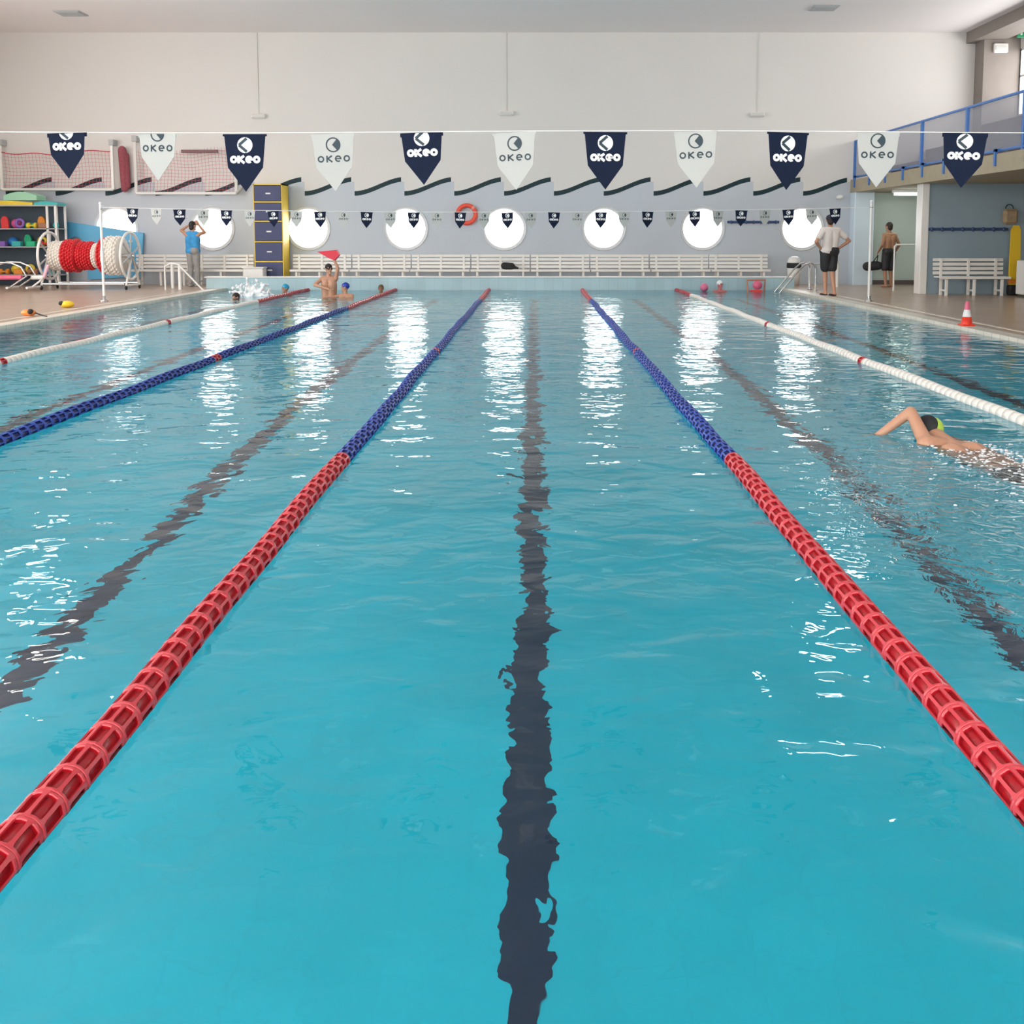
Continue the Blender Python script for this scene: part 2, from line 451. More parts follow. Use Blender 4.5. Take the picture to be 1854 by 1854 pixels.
for x in (-7.25, -5.0, -2.5, -.03, 2.5, 5.1):
    mb.box((x - .085, 2.1, -DEPTH), (x + .085, 24.0, -DEPTH + .003), 1)
    mb.box((x - .4, 23.8, -DEPTH), (x + .4, 24.0, -DEPTH + .003), 1)
struct(mb, 'floor_pool', [M_POOL, M_LINE])
mb = MB()
mb.box((PX0 - .2, PY0 - .2, -DEPTH), (PX0, PY1 + .2, -.2)); mb.box((PX1, PY0 - .2, -DEPTH), (PX1 + .2, PY1 + .2, -.2))
mb.box((PX0, PY0 - .2, -DEPTH), (PX1, PY0, -.2)); mb.box((PX0, PY1, -DEPTH), (PX1, PY1 + .2, -.2))
struct(mb, 'wall_pool', M_POOL)
# side and front walls; left and front openings added to let fill light in
def band_wall_x(x, t, w, m, name, lower=None):
    mb = MB(); y0, y1, za, zb = w
    a, b = (x - t, x) if t > 0 else (x, x - t)
    mb.box((a, YF - .3, 0 if lower is None else lower), (b, YB + .4, za)); mb.box((a, YF - .3, zb), (b, YB + .4, ZC))
    mb.box((a, YF - .3, za), (b, y0, zb)); mb.box((a, y1, za), (b, YB + .4, zb))
    return struct(mb, name, m)
band_wall_x(XL, .3, LW, M_WALL, 'wall_left')
band_wall_x(XR, -.06, RW, M_WALL, 'wall_right')
mb = MB()
mb.box((XL, YF - .3, 0), (XR, YF, FW[2])); mb.box((XL, YF - .3, FW[3]), (XR, YF, ZC))
mb.box((XL, YF - .3, FW[2]), (FW[0], YF, FW[3])); mb.box((FW[1], YF - .3, FW[2]), (XR, YF, FW[3]))
struct(mb, 'wall_front', M_WALL)
def window_grid(name, horiz, fixed, a0, a1, z0, z1, n):
    f = MB(); r = .04
    def bx(p, q, zz0, zz1):
        if horiz == 'Y': f.box((fixed - r, p, zz0), (fixed + r, q, zz1))
        else: f.box((p, fixed - r, zz0), (q, fixed + r, zz1))
    bx(a0, a1, z0, z0 + .07); bx(a0, a1, z1 - .07, z1); bx(a0, a1, (z0 + z1) / 2 - .03 + .18, (z0 + z1) / 2 + .03 + .18)
    for i in range(n + 1):
        a = a0 + (a1 - a0) * i / n; bx(a - .035, a + .035, z0, z1)
    fr = struct(f, name, M_FRAME)
    g = MB()
    if horiz == 'Y': g.add([(fixed, a0, z0), (fixed, a1, z0), (fixed, a1, z1), (fixed, a0, z1)], [[0, 1, 2, 3]])
    else: g.add([(a0, fixed, z0), (a1, fixed, z0), (a1, fixed, z1), (a0, fixed, z1)], [[0, 1, 2, 3]])
    g.build('pane', M_GLASS, fr)
window_grid('window_9', 'Y', XR + .04, RW[0], RW[1], RW[2], RW[3], 11)
window_grid('window_10', 'Y', XL - .12, LW[0], LW[1], LW[2], LW[3], 10)  # unseen left glazing, added and sized as daylight fill
window_grid('window_11', 'X', YF - .12, FW[0], FW[1], FW[2], FW[3], 10)  # unseen glazing behind the camera, added to light the back wall

# far headwall of the pool
mb = MB()
mb.box((-8.95, PY1, -.25), (7.05, PY1 + .3, .33))
mb.box((-9.0, PY1 - .02, .33), (7.08, PY1 + .34, .365), 1, bev=.01)
struct(mb, 'wall_headwall', [M_HEAD, M_WHITE])
# the hall block under the gallery, pilaster, gallery slab, beam, pillar
mb = MB(); mb.box((9.52, 23.2, DZ), (XR, 23.42, 2.73)); struct(mb, 'wall_block', M_HALL)
mb = MB(); mb.box((9.38, 23.16, DZ), (9.56, 23.5, 2.73), bev=.01); struct(mb, 'trim_3', M_WHITE)
mb = MB(); mb.box((9.22, YB - .45, 0), (9.8, YB, 2.73), bev=.02); struct(mb, 'trim_4', M_COL)
mb = MB(); mb.box((9.22, 2, 2.73), (XR, YB, 3.1)); struct(mb, 'floor_gallery', M_BEIGE)
mb = MB(); mb.box((9.8, YB - .05, DZ), (XR, YB, DZ + .12)); struct(mb, 'baseboard_back', M_BROWN)
mb = MB(); mb.box((12.72, 27.45, 3.1), (13.75, YB, ZC)); struct(mb, 'trim_5', M_PIL)
mb = MB(); mb.box((12.45, YF, 7.0), (13.3, YB, ZC)); struct(mb, 'trim_6', M_PIL)
mb = MB()
for x, z in ((10.4, 3.5), (11.4, 3.97), (12.75, 4.62)): mb.box((x, 3, 3.1), (XR, 27.44 if x > 12 else YB, z))
struct(mb, 'trim_7', M_BROWN)

# water
mb = MB(); mb.add([(PX0, PY0, 0), (PX1, PY0, 0), (PX1, PY1, 0), (PX0, PY1, 0)], [[0, 1, 2, 3]])
setp(mb.build('pool_water', M_WATER), 'rippling turquoise water filling the swimming pool', 'water', kind='stuff')

# ------------------------------------------------------------------ lane ropes
PITCH, FR = .11, .057
NRIB = 8
def float_mesh(kind):
    core, rib = {'red': (M_RED, M_REDR), 'blue': (M_BLU, M_BLUR), 'white': (M_WHF, M_WHF)}[kind]
    mb = MB(); MY = Matrix.Rotation(-PI / 2, 4, 'X')
    h = PITCH / 2 - .002
    if kind == 'white':
        mb.lathe([(.012, -h), (.046, -h), (.054, -h + .008), (.054, h - .008), (.046, h), (.012, h)], 20, 0, MY)
        return mb.mesh('float', [core])
    c = .044
    mb.lathe([(.012, -h), (c - .006, -h), (c, -h + .008), (c - .004, 0), (c, h - .008), (c - .006, h), (.012, h)], 18, 0, MY)
    for sg in (-1, 1):
        z = sg * (h - .005)
        mb.lathe([(c - .004, z - .004), (FR - .004, z - .004)], 18, 0, MY); mb.lathe([(FR - .004, z + .004), (c - .004, z + .004)], 18, 0, MY)
        mb.lathe([(FR - .005, z - .0055), (FR - .001, z - .0055), (FR, z - .003), (FR, z + .003), (FR - .001, z + .0055), (FR - .005, z + .0055)], 18, 1, MY)
    n = NRIB
    for k in range(n):
        R = Matrix.Rotation(2 * PI * k / n, 4, 'Y')
        mb.box((-.003, -h, c - .004), (.003, h, FR - .003), 0, M=R)
        # rib widens where it meets the end rings
        wv = [(-.010, -h), (.010, -h), (.0052, -h + .022), (.0052, h - .022), (.010, h), (-.010, h), (-.0052, h - .022), (-.0052, -h + .022)]
        vs = [R @ Vector((x, y, z)) for z in (FR - .006, FR - .0006) for x, y in wv]
        m8 = 8
        mb.add(vs, [list(range(8))[::-1], list(range(8, 16))] + [[q, (q + 1) % m8, (q + 1) % m8 + m8, q + m8] for q in range(m8)], 1)
    return mb.mesh('float', [core, rib])
FM = {k: float_mesh(k) for k in ('red', 'blue', 'white')}
def lane_rope(x, colf, first, label):
    n = int((PY1 - PY0 - .25) / PITCH)
    root = thing('lane_rope', (x, PY0, .012), label, 'lane rope', 'lane ropes across the pool')
    c = MB(); c.tube([(x, PY0, .012), (x, PY1, .012)], .008, n=6); c.build('cable', M_STEEL, root)
    rest = MB(); rmats = [M_RED, M_REDR, M_BLU, M_BLUR, M_WHF]
    off = {'red': 0, 'blue': 2, 'white': 4}
    for i in range(n):
        y = .12 + i * PITCH
        kind = colf(PY0 + y)
        wob = .007 * math.sin(y * 1.3 + x) + .003 * math.sin(y * 4.1)
        if first <= i < first + 100:
            o = bpy.data.objects.new('float', FM[kind]); COL.objects.link(o); o.parent = root
            o.location = (wob, y, .006 * math.sin(y * 3)); o.rotation_euler = (0, i * PI / NRIB + .2, 0)
        else:
            me = FM[kind]; Rm = Matrix.Rotation(i * PI / NRIB + .2, 3, 'Y')
            vs = [Rm @ v.co + Vector((x + wob, PY0 + y, .012 + .006 * math.sin(y * 3))) for v in me.vertices]
            b = len(rest.v); rest.v += [tuple(v) for v in vs]
            for p in me.polygons:
                rest.f.append([j + b for j in p.vertices]); rest.m.append(off[kind] + p.material_index); rest.s.append(p.use_smooth)
    if rest.v: setp(rest.build('float_row', rmats, root), kind='stuff')
    return root
def c_main(y): return 'red' if y < 6.0 or y > 21.3 or abs(y - 11.7) < .06 else 'blue'
def c_left(y): return 'red' if y < 6.0 or y > 18.9 or abs(y - 11.1) < .12 else 'blue'
def c_wl(y): return 'red' if y > 20.9 or abs(y - 10.85) < .08 or abs(y - 15.8) < .08 else 'white'
def c_wr(y): return 'red' if y > 23.2 or abs(y - 10.95) < .06 or abs(y - 15.4) < .06 else 'white'
lane_rope(-1.25, c_main, 8, 'red then blue lane rope running to the lower left corner')
lane_rope(1.27, c_main, 8, 'red then blue lane rope running to the lower right corner')
lane_rope(-3.78, c_left, 50, 'blue lane rope leaving the left edge of the photo, red at its far end')
lane_rope(-6.15, c_wl, 88, 'white lane rope closest to the left deck')
lane_rope(3.82, c_wr, 50, 'white lane rope beside the swimmer on the right')

# ------------------------------------------------------------------ pennants
def clip(poly, lim):
    out = []
    for i in range(len(poly)):
        a, b = poly[i], poly[(i + 1) % len(poly)]
        ina, inb = a[1] <= lim, b[1] <= lim
        if ina: out.append(a)
        if ina != inb:
            t = (lim - a[1]) / (b[1] - a[1]); out.append((a[0] + t * (b[0] - a[0]), lim))
    return out
def ring(cx, cz, R, r, a0=0, a1=360, n=20):
    o = []
    for i in range(n):
        a = math.radians(a0 + (a1 - a0) * i / n); b = math.radians(a0 + (a1 - a0) * (i + 1) / n)
        o.append([(cx + R * math.cos(a), cz + R * math.sin(a)), (cx + R * math.cos(b), cz + R * math.sin(b)), (cx + r * math.cos(b), cz + r * math.sin(b)), (cx + r * math.cos(a), cz + r * math.sin(a))])
    return o
def bar(x0, z0, x1, z1, w):
    dx, dz = x1 - x0, z1 - z0; L = math.hypot(dx, dz); nx, nz = -dz / L * w / 2, dx / L * w / 2
    return [[(x0 + nx, z0 + nz), (x1 + nx, z1 + nz), (x1 - nx, z1 - nz), (x0 - nx, z0 - nz)]]
def lettering(cz, h, w, sp):
    R = h / 2; ps = []
    x = -1.5 * sp
    ps += ring(x, cz, R, R - w); x += sp
    ps += bar(x - R * .75, cz - R, x - R * .75, cz + R, w) + bar(x - R * .7, cz, x + R * .75, cz + R * .95, w) + bar(x - R * .5, cz + R * .1, x + R * .8, cz - R * .95, w); x += sp
    ps += ring(x, cz, R, R - w, 0, 310, 18) + bar(x - R + w * .5, cz, x + R, cz, w * .8); x += sp
    ps += ring(x, cz, R, R - w)
    return ps
def pennant_meshes(dark, cut):
    body = [[(-.135, 0), (.135, 0), (.135, -.012), (.126, -.014), (.108, -.2), (0, -.345), (-.108, -.2), (-.126, -.014), (-.135, -.012)]]
    cz = -.066
    if dark:
        emb = [[(.047 * math.cos(2 * PI * k / 24), cz + .047 * math.sin(2 * PI * k / 24)) for k in range(24)]]
        chev = bar(-.036, cz, .012, cz + .04, .017) + bar(-.036, cz, .012, cz - .04, .017)
        let = lettering(-.152, .046, .0155, .047)
    else:
        emb = ring(0, cz, .045, .037)
        chev = [[(-.006, cz), (.024, cz + .034), (.038, cz + .018), (.043, cz), (.038, cz - .018), (.024, cz - .034)]]
        let = lettering(-.15, .04, .009, .052)
    def sh(ps): return [q for q in (clip([(x, z + cut) for x, z in p], 0) for p in ps) if len(q) > 2]
    a = MB()
    for q in sh(body): a.prism(q, -.0012, .0012)
    if cut: a.prism([(-.13, .004), (.13, .004), (.13, -.02), (-.13, -.02)], .004, .007)
    b = MB()
    for q in sh(emb): b.prism(q, -.0028, -.0014)
    cmb = MB()
    for q in sh(chev): cmb.prism(q, -.0042, -.003)
    d = MB()
    for q in sh(let): d.prism(q, -.0028, -.0014)
    pm, pr, pk = (M_NAVY, M_PRW, M_PRD) if dark else (M_PWH, M_PRD, M_PRD)
    return a.mesh('cloth', pm), b.mesh('emblem', pr) if b.v else None, cmb.mesh('chevron', pk) if cmb.v else None, d.mesh('lettering', pr)
PC = {}
def pennant(loc, dark, cut, rot, label, group):
    key = (dark, cut)
    if key not in PC: PC[key] = pennant_meshes(dark, cut)
    a, b, c, d = PC[key]
    root = bpy.data.objects.new('pennant', a); COL.objects.link(root); root.location = loc; root.rotation_euler = rot
    setp(root, label, 'pennant', group)
    e = None
    if b:
        e = bpy.data.objects.new('emblem', b); COL.objects.link(e); e.parent = root
    if c:
        h = bpy.data.objects.new('chevron', c); COL.objects.link(h); h.parent = e or root
    l = bpy.data.objects.new('lettering', d); COL.objects.link(l); l.parent = root
YN, YFAR = 5.8, 20.6
near = [(120, 1, .075, 'navy pennant on the near line, leftmost, above the red net'),
        (285, 0, .065, 'white pennant on the near line, above the dark red crossbar'),
        (443, 1, 0, 'navy pennant on the near line, pointing down at the yellow and navy cabinet'),
        (602, 0, 0, 'white pennant on the near line, first right of the cabinet'),
        (763, 1, .035, 'navy pennant on the near line, bunched at its top edge, above the life ring\'s left'),
        (931, 0, 0, 'white pennant on the near line, over the middle of the pool'),
        (1096, 1, 0, 'navy pennant on the near line, above the right-hand central lane rope'),
        (1259, 0, .012, 'white pennant on the near line, its tip ending inside a painted wave'),
        (1427, 1, 0, 'navy pennant on the near line, beside the left end of the blue gallery railing'),
        (1590, 0, .02, 'white pennant on the near line, hanging in front of the gallery railing\'s corner'),
        (1748, 1, .02, 'navy pennant on the near line, rightmost, in front of the gallery')]
def near_z(u): return P(u, 239 + 2.0 * math.sin(u * .004), YN).z
for u, dk, cut, lab in near:
    p = P(u, 240, YN); p.z = near_z(u) - .006
    pennant(p, dk, cut, (0, math.radians(random.uniform(-2.5, 2.5)), math.radians(random.uniform(-12, 12))), lab, 'large pennants on the near line')
XP0, XP1 = -9.4, 7.3
mb = MB(); pts = []
for i in range(61):
    x = XP0 + (XP1 - XP0) * i / 60; u = 969 + x / YN * F
    pts.append((x, YN, near_z(u) + .001))
mb.tube(pts, .0035, n=6)
zNE0, zNE1 = pts[0][2], pts[-1][2]
setp(mb.build('pennant_line', M_ROPE), 'thin white cord carrying the large near pennants', 'cord')
ordn = ['first', 'second', 'third', 'fourth', 'fifth', 'sixth', 'seventh', 'eighth', 'ninth', 'tenth', 'eleventh', 'twelfth', 'thirteenth', 'fourteenth', 'fifteenth', 'sixteenth']
special = {3: 'over the photographer in the blue top', 14: None}
nd = nw = 0
for i in range(31):
    u = 240 + 42.4 * i
    dark = i % 2 == 0
    sag = 9 * (1 - ((u - 880) / 700) ** 2)
    v = 372 + 4 + sag if u < 880 else 376 + sag
    p = P(u, v, YFAR)
    if dark: nd += 1; k = nd
    else: nw += 1; k = nw
    if u < 880: lab = 'small %s pennant on the far line, %s %s one from its left pole' % ('navy' if dark else 'white', ordn[k - 1], 'navy' if dark else 'white')
    else:
        kk = (16 - k) if dark else (15 - k)
        lab = 'small %s pennant on the far line, %s %s one from its right pole' % ('navy' if dark else 'white', ordn[kk], 'navy' if dark else 'white')
    pennant(p, dark, 0, (0, math.radians(random.uniform(-3, 3)), math.radians(random.uniform(-15, 15))), lab, 'small pennants on the far line')
mb = MB(); pts = []
for i in range(41):
    x = P(183, 400, YFAR).x + (P(1577, 400, YFAR).x - P(183, 400, YFAR).x) * i / 40; u = 969 + x / YFAR * F
    sag = 9 * (1 - ((u - 880) / 700) ** 2)
    pts.append((x, YFAR, P(u, 375 + sag, YFAR).z))
mb.tube(pts, .006, n=6)
setp(mb.build('pennant_line', M_ROPE), 'thin white cord carrying the small far pennants', 'cord')
def pole(x, y, ztop, label):
    r = thing('pennant_pole', (x, y, DZ), label, 'pole', 'poles of the pennant lines')
    a = MB(); a.tube([(x, y, DZ), (x, y, ztop)], .028, n=14); a.ell((x, y, ztop + .02), (.035, .035, .035)); a.build('shaft', M_WHITE, r)
    b = MB(); b.lathe([(0, DZ), (.09, DZ), (.09, DZ + .02), (.04, DZ + .035), (.035, DZ + .12), (0, DZ + .12)], 20, M=Matrix.Translation((x, y, 0))); b.build('base', M_STEEL, r)
    c = MB(); c.torus((x, y, ztop - .1), .034, .01, 'Z', 16, 6); c.build('collar', M_STEEL, r)
pole(pts[0][0], YFAR, pts[0][2] + .06, 'slim white pole on the left deck in front of the lane rope reel')
pole(pts[-1][0], YFAR, pts[-1][2] + .1, 'slim white pole on the right deck beside the man in the white shirt')
pole(XP0, YN, zNE0 + .08, 'slim white pole on the left deck outside the frame')
pole(XP1, YN, zNE1 + .08, 'slim white pole on the right deck outside the frame')

# ------------------------------------------------------------------ benches
def make_bench(label):
    r = thing('slatted_bench', (0, 0, 0), label, 'bench', 'white slatted benches')
    L = 1.69
    def p(name, f, i=0):
        m = MB(); f(m); m.build(name, M_BENCH, r)
    for y in (-.21, -.09, .03): p('seat_slat', lambda m: m.box((-L / 2, y - .05, .425), (L / 2, y + .05, .455), bev=.006))
    p('seat_rail', lambda m: m.box((-L / 2, -.275, .40), (L / 2, -.255, .46), bev=.004))
    for z in (.53, .635, .74, .845): p('back_slat', lambda m: m.box((-L / 2, .09 + z * .06, z - .037), (L / 2, .11 + z * .06, z + .037), bev=.004))
    for x in (-.66, 0, .66):
        def legf(m):
            m.box((x - .03, -.24, 0), (x + .03, -.19, .42), bev=.004); m.box((x - .03, .07, 0), (x + .03, .12, .44), bev=.004)
            m.box((x - .03, -.24, .38), (x + .03, .12, .424), bev=.004); m.box((x - .025, -.2, .1), (x + .025, .1, .14), bev=.004)
            m.prism([(x - .03, .44), (x + .03, .44), (x + .03, .88), (x - .03, .88)], .112, .14)
        p('leg_frame', legf)
    return r
bench0 = None
BL = ['immediately right of the cabinet', 'second right of the cabinet, behind the people playing in the water', 'third right of the cabinet',
      'under the life ring', 'with the dark bag lying on it', 'under the fifth round window from the right... ', '', '']
blabels = ['white slatted bench directly right of the yellow cabinet', 'white slatted bench, second right of the yellow cabinet',
           'white slatted bench, third right of the cabinet, under a round window', 'white slatted bench below the orange life ring',
           'white slatted bench with a dark bag on its seat', 'white slatted bench, third from the right end of the row',
           'white slatted bench, second from the right end of the row', 'white slatted bench at the right end of the row, beside the bin']
YBN = 27.45
def place_bench(x, y, z, lab):
    global bench0
    if bench0 is None: bench0 = make_bench(lab); o = bench0
    else: o = copy_tree(bench0); o['label'] = lab
    o.location = (x, y, z)
for k in range(8): place_bench(P(1396 - 109 * (7 - k) - 54.5, 480, YBN - .2).x, YBN, DZ, blabels[k])
place_bench(P(291, 480, YBN - .2).x, YBN, DZ, 'white slatted bench left of the cabinet, near the lane rope reel')
place_bench(P(400, 480, YBN - .2).x, YBN, DZ, 'white slatted bench left of the cabinet, behind the person in the blue top')
place_bench(P(1762, 500, 22.6).x, 22.75, DZ, 'white slatted bench against the grey-blue wall under the gallery')
# dark bag on the fifth bench
c = P(920, 480, 27.3); bz = DZ + .455
b = blob('holdall', [('c', (c.x - .1, 27.3, bz + .11), (c.x + .1, 27.3, bz + .1), .11, .1), ('c', (c.x + .1, 27.3, bz + .09), (c.x + .28, 27.28, bz + .04), .07, .03), ('e', (c.x, 27.3, bz + .06), (.2, .12, .06))], M_BLACK, voxel=.014)
setp(b, 'small dark bag lying on a white bench under a round window', 'bag')

# ------------------------------------------------------------------ cabinet
c0, c1 = P(457, 333, 27.2), P(510, 333, 27.2)
xa, xb, yf, yb, zt = c0.x, c1.x, 27.2, 27.92, c1.z
cab = thing('locker_cabinet', ((xa + xb) / 2, (yf + yb) / 2, DZ), 'tall yellow cabinet with navy doors standing among the benches', 'cabinet')
mb = MB()
mb.box((xa, yf + .02, DZ), (xa + .03, yb, zt)); mb.box((xb - .03, yf + .02, DZ), (xb, yb, zt))
mb.box((xa, yf + .02, zt - .03), (xb, yb, zt)); mb.box((xa, yb - .02, DZ), (xb, yb, zt)); mb.box((xa, yf + .02, DZ), (xb, yb, DZ + .05))
mb.build('body', M_CABY, cab)
rows = [P(480, v, yf).z for v in (335, 366, 401, 438, 474, 505)] + [DZ + .05]
for i in range(6):
    z1_, z0_ = rows[i] - .02, rows[i + 1] + .03
    d = MB(); d.box((xa + .03, yf, z0_), (xb - .03, yf + .02, z1_), bev=.01); dd = d.build('door', M_CABN, cab)
    h = MB(); zc = (z0_ + z1_) / 2; xm = (xa + xb) / 2 + .02
    h.box((xm - .07, yf - .008, zc - .02), (xm + .07, yf, zc + .02), bev=.006); h.build('name_plate', M_WHITE, dd)
    s = MB(); s.box((xa + .0, yf - .004, z0_ - .045), (xb, yf + .02, z0_ - .008)); s.build('shelf_edge', M_CABY, cab)
mb = MB()
q = P(463, 492, 26.9)
for dx in (-.12, .14): mb.box((q.x - .13 + dx, 26.8, DZ), (q.x + .11 + dx, 27.1, .52), bev=.01)
bb = MB(); bb.box((q.x - .32, 26.75, DZ), (q.x + .25, 27.12, .55), bev=.02)
t = thing('storage_box', (q.x, 26.93, DZ), 'low white box in front of the foot of the navy cabinet', 'box')
bb.build('body', M_WHITE, t); l = MB(); l.box((q.x - .34, 26.73, .55), (q.x + .27, 27.14, .59), bev=.01); l.build('lid', M_WHITE, t)

# ------------------------------------------------------------------ life ring
p = P(845, 388, 27.93)
t = thing('life_ring', (p.x, 27.93, p.z), 'orange life ring hung on the blue wall between two round windows', 'life ring')
m = MB(); m.torus((p.x, 27.93, p.z), .26, .065, 'Y', 40, 12); m.build('ring', M_LRING, t)
for a in (45, 225):
    m = MB(); A = math.radians(a)
    m.torus((p.x, 27.93, p.z), .26, .068, 'Y', 5, 12, a0=A - .12, a1=A + .12); m.build('band', mat('ring_band', (.75, .30, .25), .5), t)
m = MB(); m.box((p.x - .03, 27.93, p.z + .2), (p.x + .03, 28.0, p.z + .26)); m.build('hook', M_STEEL, t)

# ------------------------------------------------------------------ coat racks
def coat_rack(u0, u1, v, Y, n, label):
    a, b = P(u0, v, Y), P(u1, v, Y); z = a.z
    t = thing('coat_rack', ((a.x + b.x) / 2, Y, z), label, 'coat rack', 'dark coat racks on the walls')
    m = MB(); m.box((a.x, Y, z - .035), (b.x, Y + .03, z + .035), bev=.006); m.build('rail', MAT_RACK, t)
    for i in range(n):
        x = a.x + (b.x - a.x) * (i + .5) / n
        h = MB(); h.ell((x, Y - .03, z), (.045, .04, .05), n=10, k=6); h.tube([(x, Y, z - .02), (x, Y - .06, z - .05), (x, Y - .09, z - .01)], .012, n=6); h.build('hook', MAT_RACK, t)
MAT_RACK = mat('rack_navy', (.025, .06, .16), .5)
coat_rack(1317, 1411, 402, 27.965, 7, 'navy coat rack on the blue wall behind the far pennants')
coat_rack(1677, 1826, 415, 23.165, 8, 'navy coat rack above the bench under the gallery')

# ------------------------------------------------------------------ wall and ceiling fittings
for u, v, lab in ((467, 210, 'pale wall lamp above the cabinet, high on the white wall'), (917, 205, 'pale wall lamp high on the white wall over the middle'), (1372, 207, 'pale wall lamp high on the white wall at the right')):
    p = P(u, v, 27.9)
    t = thing('wall_lamp', (p.x, 27.9, p.z), lab, 'lamp', 'wall lamps high on the back wall')
    m = MB(); m.box((p.x - .2, 27.86, p.z - .06), (p.x + .2, 28.0, p.z + .06), bev=.02); m.build('housing', M_WHITE, t)
    m = MB(); m.box((p.x - .17, 27.84, p.z - .04), (p.x + .17, 27.862, p.z + .04), bev=.008); m.build('lens', mat('lamp_lens', (.62, .62, .6), .3), t)
    m = MB(); m.tube([(p.x, 27.985, p.z + .06), (p.x, 27.985, ZC)], .012, n=6); m.build('conduit', M_WALL, t)
for u, v, Y, lab in ((1492, 10, 25.0, 'grey ceiling vent near the top right of the picture'), (128, 20, 25.6, 'grey ceiling vent near the top left of the picture')):
    p = P(u, v, Y)
    t = thing('ceiling_vent', (p.x, Y, ZC), lab, 'vent', 'vents in the ceiling')
    m = MB(); m.box((p.x - .34, Y - .28, ZC - .03), (p.x + .34, Y + .28, ZC), bev=.01); m.build('frame', M_GREY, t)
    for i in range(5):
        m = MB(); m.box((p.x - .3, Y - .24 + i * .1, ZC - .045), (p.x + .3, Y - .18 + i * .1, ZC - .03)); m.build('slat', M_GREY, t)
# high-bay lamps hung from the ceiling in front of the frame's top edge
for x, y, lab in ((-11.4, 21.6, 'round ceiling floodlight over the left deck'), (6.7, 20.6, 'round ceiling floodlight over the right edge of the pool')):
    t = thing('ceiling_lamp', (x, y, ZC), lab, 'lamp', 'round ceiling floodlights')
    m = MB(); m.lathe([(0, ZC), (.12, ZC), (.16, ZC - .1), (.5, ZC - .2), (.52, ZC - .24), (.49, ZC - .24), (.46, ZC - .2), (0, ZC - .16)], 32, M=Matrix.Translation((x, y, 0))); m.build('reflector', M_GREY, t)
    m = MB(); m.lathe([(0, ZC - .225), (.45, ZC - .225), (.45, ZC - .215), (0, ZC - .215)], 32, M=Matrix.Translation((x, y, 0)), smooth=False)
    m.build('diffuser', mat('lamp_glow', (.9, .9, .9), .5, emit=((1, .95, .86), 38)), t)
# small camera/dome by the pilaster
p = P(1521, 357, 27.8)
t = thing('wall_spotlight', (p.x, 27.85, p.z), 'small pale round lamp under the last painted wave', 'lamp')
m = MB(); m.box((p.x - .05, 27.86, p.z - .04), (p.x + .05, 28, p.z + .04)); m.build('bracket', M_WHITE, t)
m = MB(); m.ell((p.x, 27.8, p.z), (.1, .1, .07)); m.build('globe', M_WHITE, t)
# sign boxes
p = P(1812, 87, 27.4)
m = MB(); m.box((p.x - .2, 27.36, p.z - .13), (p.x + .2, 27.45, p.z + .13), bev=.02)
t = thing('emergency_lamp', (p.x, 27.4, p.z), 'white emergency light box on the brown pillar', 'lamp'); m.build('housing', M_WHITE, t)
m = MB(); m.box((p.x - .16, 27.345, p.z - .06), (p.x + .16, 27.362, p.z + .06)); m.build('lens', mat('lamp_lens', (.6, .6, .6), .3), t)
p = P(1846, 60, 26.9)
t = thing('exit_sign', (13.7, 26.9, p.z), 'green exit sign high at the right edge, above the gallery window', 'sign')
m = MB(); m.box((13.36, 26.87, p.z - .12), (13.75, 26.93, p.z + .12), bev=.01); m.build('panel', mat('sign_green', (.02, .30, .12), .5), t)
m = MB()
for dx in (.08, .2): m.box((13.36 + dx, 26.865, p.z - .06), (13.36 + dx + .06, 26.871, p.z + .06))
m.build('pictogram', M_PRW, t)

# gallery tube light
t = thing('tube_light', (10.6, 26.0, 2.73), 'bright twin tube light under the gallery, above the passage', 'lamp')
m = MB(); m.box((9.75, 25.9, 2.64), (11.15, 26.15, 2.73), bev=.01); m.build('housing', M_WHITE, t)
for y in (25.96, 26.09):
    m = MB(); m.tube([(9.8, y, 2.6), (11.1, y, 2.6)], .03, n=10); m.build('tube', mat('tube_glow', (1, 1, 1), .5, emit=((.93, 1, .88), 14)), t)
t_refl = thing('tube_light', (10.6, 24.2, 2.73), 'glowing bar for the tube reflection under the gallery, behind the white door post', 'lamp')  # glowing bar added in place of the tube light's soffit reflection
m = MB(); m.box((9.7, 24.1, 2.66), (11.0, 24.3, 2.73), bev=.01); m.build('housing', M_WHITE, t_refl)
m = MB(); m.tube([(9.75, 24.2, 2.62), (10.95, 24.2, 2.62)], .035, n=10); m.build('tube', MATS['tube_glow'], t_refl)

# ------------------------------------------------------------------ gallery railing
XG = 9.3
t = thing('gallery_railing', (XG, 16, 3.1), 'blue tubular railing along the edge of the gallery', 'railing')
m = MB(); m.tube([(XG, 3, 4.21), (XG, 27.95, 4.21)], .03, n=10); m.build('top_rail', M_RAILB, t)
m = MB(); m.tube([(XG, 3, 3.17), (XG, 27.95, 3.17)], .028, n=10); m.build('bottom_rail', M_RAILB, t)
y = 27.9
while y > 3:
    m = MB(); m.box((XG - .035, y - .035, 3.1), (XG + .035, y + .035, 4.21), bev=.005); m.build('post', M_RAILB, t)
    y -= 2.4
y = 27.6
while y > 3:
    m = MB(); m.box((XG - .12, y - .03, 2.86), (XG - .06, y + .03, 3.2), bev=.004); m.box((XG - .12, y - .03, 3.14), (XG + .03, y + .03, 3.2)); m.build('bracket', M_RAILB, t)
    y -= 1.2
net = bpy.data.materials.new('rail_netting'); net.use_nodes = True; nt = net.node_tree; bs = nt.nodes['Principled BSDF']
bs.inputs['Base Color'].default_value = (.33, .34, .40, 1); bs.inputs['Roughness'].default_value = .7; bs.inputs['Alpha'].default_value = .42
m = MB(); m.box((XG + .02, 3, 3.2), (XG + .025, 27.9, 4.18)); m.build('netting', net, t)

